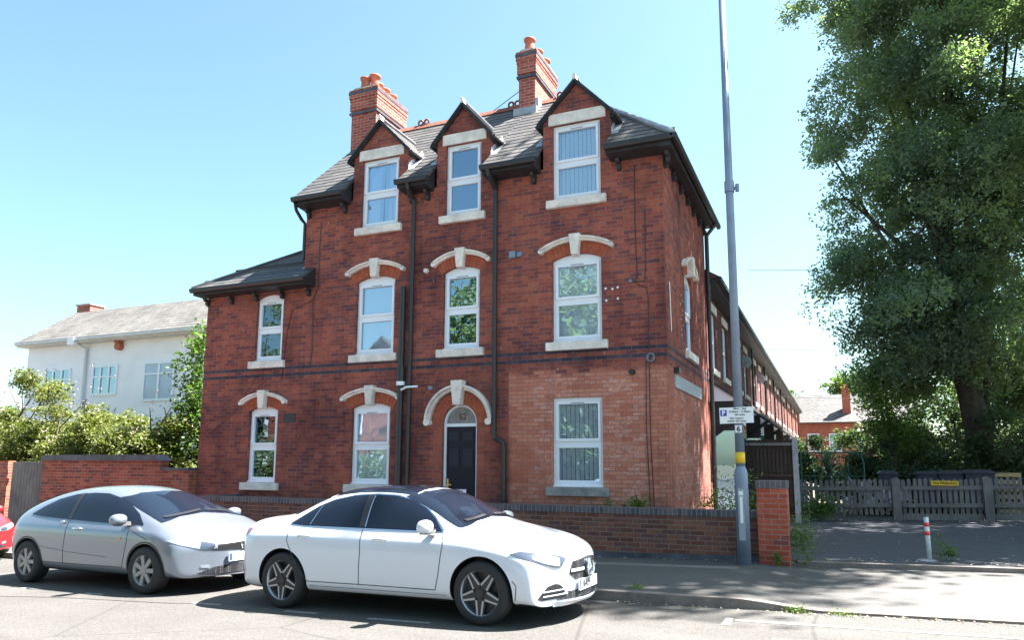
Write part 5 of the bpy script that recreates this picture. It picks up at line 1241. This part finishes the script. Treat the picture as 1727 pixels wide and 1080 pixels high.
c.ribbon('wiper', 'trim', 0, [(-.55, 1.035), (-.1, 1.075)], .018, .02, False); c.ribbon('wiper', 'trim', 0, [(.1, 1.075), (.5, 1.06)], .018, .02, False)
for pts in ([(2.10, .955), (2.12, .7), (2.09, .34)], [(3.18, .93), (3.22, .8), (3.17, .5), (3.12, .33)], [(1.02, .965), (1.02, .8), (1.12, .62), (1.22, .46), (1.33, .34)], [(1.33, .335), (2.1, .335), (3.12, .33)]):
    c.ribbon('door_gap', 'shut', SIDE, pts, .010, .002)
c.ribbon('sill_crease', 'shut', SIDE, [(1.36, .285), (3.25, .28)], .006, .002)
c.handle(1.28, .86, 'paint_white'); c.handle(2.38, .845, 'paint_white')
c.mirror(3.06, .965, 1.0, 'paint_white')
# lamps, grille, intakes
H = R(-38)
c.patch('headlight', 'lamp_dark', H, [(1.800, .728), (1.960, .67), (2.111, .62), (2.262, .585), (2.346, .58), (2.417, .655)], [(1.800, .732), (1.901, .755), (2.111, .735), (2.279, .71), (2.363, .69), (2.417, .665)], .006, 34, 8)
c.patch('headlight_lens', 'lamp_clear', H, [(2.002, .675), (2.111, .635), (2.262, .598), (2.329, .592)], [(2.002, .705), (2.111, .71), (2.262, .69), (2.329, .672)], .010, 24, 6)
c.patch('grille', 'grille', 0, [(-.37, .50), (-.28, .435), (0, .42), (.28, .435), (.37, .50)], [(-.37, .52), (-.33, .625), (0, .655), (.33, .625), (.37, .52)], .006, 34, 10, False)
c.ribbon('grille_bar', 'paint_white', 0, [(-.36, .535), (-.12, .535)], .032, .018, False); c.ribbon('grille_bar', 'paint_white', 0, [(.12, .535), (.36, .535)], .032, .018, False)
hx = c.cast(0, 0, .535)[0].x
em = MB().tube([(hx+.0, 0, .535), (hx+.035, 0, .535)], .095, 28).build('emblem', 'lamp_dark', c.root, False)
em2 = MB(); em2.tube([(hx+.04, .088*math.cos(t*math.pi/14), .535+.088*math.sin(t*math.pi/14)) for t in range(29)], .013, 8, False)
for k in range(3):
    a = math.pi/2+k*2*math.pi/3; a1 = a+math.pi/3; a2 = a-math.pi/3
    P0 = lambda r, t: (hx+.037, r*math.cos(t), .535+r*math.sin(t))
    em2.add([P0(.082, a), P0(.018, a1), (hx+.05, 0, .535), P0(.018, a2)], [(0, 1, 2), (0, 2, 3), (2, 1, 0), (3, 2, 0)])
em2.build('emblem_star', 'chrome', em, False)
c.patch('side_intake', 'trim', H, [(2.030, .285), (2.090, .265), (2.391, .275)], [(2.030, .29), (2.168, .40), (2.262, .42), (2.322, .41), (2.391, .36)], .006, 24, 6)
for z in (.315, .36): c.ribbon('intake_blade', 'paint_white', H, [(2.10, z-.01), (2.42, z)], .013, .016)
c.patch('front_intake', 'grille', 0, [(-.55, .255), (0, .24), (.55, .255)], [(-.55, .26), (-.42, .33), (0, .33), (.42, .33), (.55, .26)], .006, 30, 6, False)
c.ribbon('splitter', 'paint_white', 0, [(-.60, .222), (-.3, .216), (0, .213), (.3, .216), (.60, .222)], .035, .02, False)
c.plate(0, .375, 'BA15')
c.ribbon('arch_slot', 'shut', R(-62), [(3.20, .27), (3.21, .42), (3.17, .47)], .009, .002)
c.patch('tail_light', 'lamp_red', R(-115), [(.36, .77), (.46, .80), (.66, .89)], [(.36, .84), (.46, .905), (.66, .925)], .006, 16, 6)
for x in (.95, 3.68): pass
c.wheel(.95, .33, .785, .325, .238, 'star'); c.wheel(3.68, .33, .785, .325, .238, 'star')

rows2 = [
 (0.00, .16, [(0, .30), (.60, .30), (.70, .36), (.76, .55), (.74, .78), (.66, .92), (.48, .98), (.24, 1.0), (0, 1.0)]),
 (0.10, .20, [(0, .22), (.70, .22), (.82, .30), (.87, .55), (.84, .82), (.74, 1.0), (.55, 1.09), (.28, 1.12), (0, 1.13)]),
 (0.40, .10, [(0, .19), (.72, .19), (.84, .28), (.885, .55), (.865, .84), (.77, 1.02), (.60, 1.20), (.30, 1.25), (0, 1.26)]),
 (0.85, .06, [(0, .19), (.72, .19), (.84, .28), (.885, .55), (.865, .84), (.78, 1.0), (.60, 1.31), (.30, 1.365), (0, 1.375)]),
 (1.35, 0, [(0, .19), (.72, .19), (.84, .28), (.88, .55), (.86, .83), (.78, .98), (.59, 1.385), (.30, 1.44), (0, 1.45)]),
 (1.95, 0, [(0, .19), (.72, .19), (.84, .28), (.88, .55), (.86, .82), (.78, .955), (.585, 1.395), (.30, 1.455), (0, 1.46)]),
 (2.45, 0, [(0, .19), (.72, .19), (.84, .28), (.88, .55), (.86, .81), (.785, .935), (.60, 1.31), (.32, 1.39), (0, 1.41)]),
 (2.90, -.08, [(0, .19), (.72, .19), (.84, .28), (.88, .55), (.86, .80), (.79, .92), (.66, 1.13), (.36, 1.22), (0, 1.25)]),
 (3.35, -.14, [(0, .19), (.72, .19), (.84, .28), (.885, .55), (.86, .79), (.785, .90), (.71, .965), (.40, 1.03), (0, 1.06)]),
 (3.60, -.04, [(0, .19), (.72, .19), (.84, .28), (.885, .54), (.855, .765), (.77, .865), (.64, .92), (.34, .955), (0, .97)]),
 (3.90, .10, [(0, .20), (.72, .20), (.83, .28), (.87, .52), (.83, .70), (.73, .79), (.57, .835), (.3, .865), (0, .88)]),
 (4.14, .26, [(0, .20), (.70, .20), (.80, .26), (.83, .46), (.79, .62), (.67, .68), (.5, .72), (.27, .75), (0, .76)]),
 (4.24, .28, [(0, .22), (.60, .22), (.70, .28), (.73, .45), (.68, .56), (.56, .61), (.42, .64), (.22, .66), (0, .67)])]
def hatch(name, label, loc, rz, sc, paint, plate, silver=True):
    c = Car(name, label, loc, rz, SL, sc, rows2, paint, [(.74, .315), (3.375, .315)], .355, CG); c.root.scale = (sc, sc*.97, sc*.93)
    lo = [(.62, 1.02), (.9, .995), (1.5, .965), (2.2, .935), (2.9, .915), (3.22, .905)]
    hi = [(.62, 1.03), (.8, 1.14), (1.05, 1.25), (1.4, 1.325), (1.8, 1.345), (2.1, 1.335), (2.4, 1.275), (2.7, 1.18), (3.0, 1.05), (3.22, .91)]
    c.patch('side_window', 'car_glass', SIDE, lo, hi, .006, 60)
    c.ribbon('window_pillar', 'trim', SIDE, [(1.60, .965), (1.56, 1.335)], .09, .01)
    c.patch('windscreen', 'car_glass', 0, [(-.70, .94), (-.4, 1.01), (0, 1.045), (.4, 1.01), (.70, .94)], [(-.70, .95), (-.64, 1.10), (-.57, 1.28), (-.35, 1.34), (0, 1.36), (.35, 1.34), (.57, 1.28), (.64, 1.10), (.70, .95)], .006, 40, 14, False)
    c.ribbon('wiper', 'trim', 0, [(-.60, 1.0), (.02, 1.075)], .02, .02, False); c.ribbon('wiper', 'trim', 0, [(.1, 1.07), (.5, 1.03)], .018, .02, False)
    c.patch('rear_window', 'car_glass', math.pi, [(-.6, 1.12), (0, 1.15), (.6, 1.12)], [(-.6, 1.13), (-.5, 1.30), (0, 1.36), (.5, 1.30), (.6, 1.13)], .006, 30, 10, False)
    for pts in ([(1.62, .955), (1.63, .7), (1.60, .33)], [(2.98, .90), (3.0, .7), (2.96, .5), (2.9, .33)], [(1.60, .33), (2.9, .33)], [(.98, .50), (1.08, .38), (1.12, .33)], [(1.12, .33), (1.6, .33)]):
        c.ribbon('door_gap', 'shut', SIDE, pts, .010, .002)
    c.ribbon('waist_crease', 'shut', SIDE, [(1.05, .56), (1.7, .50), (2.6, .46)], .006, .002)
    c.ribbon('bonnet_gap', 'shut', R(-60), [(1.40+.74, .86), (1.78+.74, .72)], .008, .003)
    c.handle(1.88, .84, 'chrome' if silver else paint); c.handle(1.50, .93, 'chrome', .03)
    c.mirror(2.93, .955, .99, paint, (.085, .12, .08))
    c.ribbon('arch_lip', 'trim', SIDE, [(3.375+.363*math.cos(R(a)), .325+.363*math.sin(R(a))) for a in range(-5, 186, 10)], .02, .004)
    c.ribbon('arch_lip', 'trim', SIDE, [(.74+.363*math.cos(R(a)), .325+.363*math.sin(R(a))) for a in range(-5, 186, 10)], .02, .004)
    c.ribbon('repeater', 'amber', SIDE, [(2.80, .72), (2.87, .725)], .022, .006)
    c.patch('headlight', 'lamp_clear', R(-42), [(1.88, .715), (2.05, .655), (2.28, .60), (2.50, .59)], [(1.88, .72), (2.05, .735), (2.28, .705), (2.50, .655)], .006, 28, 6)
    c.patch('headlight_lens', 'lamp_dark', R(-42), [(2.30, .615), (2.40, .607), (2.47, .61)], [(2.30, .69), (2.40, .67), (2.47, .65)], .012, 12, 6)
    c.patch('grille', 'trim', 0, [(-.44, .575), (0, .55), (.44, .575)], [(-.44, .64), (-.2, .655), (0, .66), (.2, .655), (.44, .64)], .006, 24, 5, False)
    hx = c.cast(0, 0, .605)[0].x
    MB().tube([(hx+.01, -.06, .64), (hx+.012, -.045, .57), (hx+.012, .045, .57), (hx+.01, .06, .64)], .008, 8).tube([(hx+.012, -.047, .605), (hx+.012, .047, .605)], .008, 8).build('emblem', 'chrome', c.root, False)
    c.plate(0, .465, plate)
    c.patch('front_intake', 'grille', 0, [(-.60, .27), (-.3, .255), (0, .25), (.3, .255), (.60, .27)], [(-.60, .275), (-.40, .35), (0, .385), (.40, .35), (.60, .275)], .006, 30, 6, False)
    c.patch('fog_light', 'lamp_clear', R(-40), [(2.19, .35), (2.30, .34)], [(2.19, .39), (2.30, .385)], .008, 8, 4)
    c.wheel(.74, .315, .775, .315, .212, 'cap'); c.wheel(3.375, .315, .775, .315, .212, 'cap')
    return c
cf = Vector((-8.35, 7.22, 0)); cr_ = Vector((-11.05, 7.48, 0)); a2 = math.atan2(cf.y-cr_.y, cf.x-cr_.x)
hatch('parked_car', 'silver five door hatchback parked behind the white saloon', place(cf.x, cf.y, a2, 1.03, 3.375, .86), a2, 1.03, 'paint_silver', '')
hatch('parked_car', 'red car at the left edge of the photo with only its nose in view', place(-15.2, 8.0, a2, 1.0, 3.375, .86), a2, 1.0, 'paint_red', '', False)
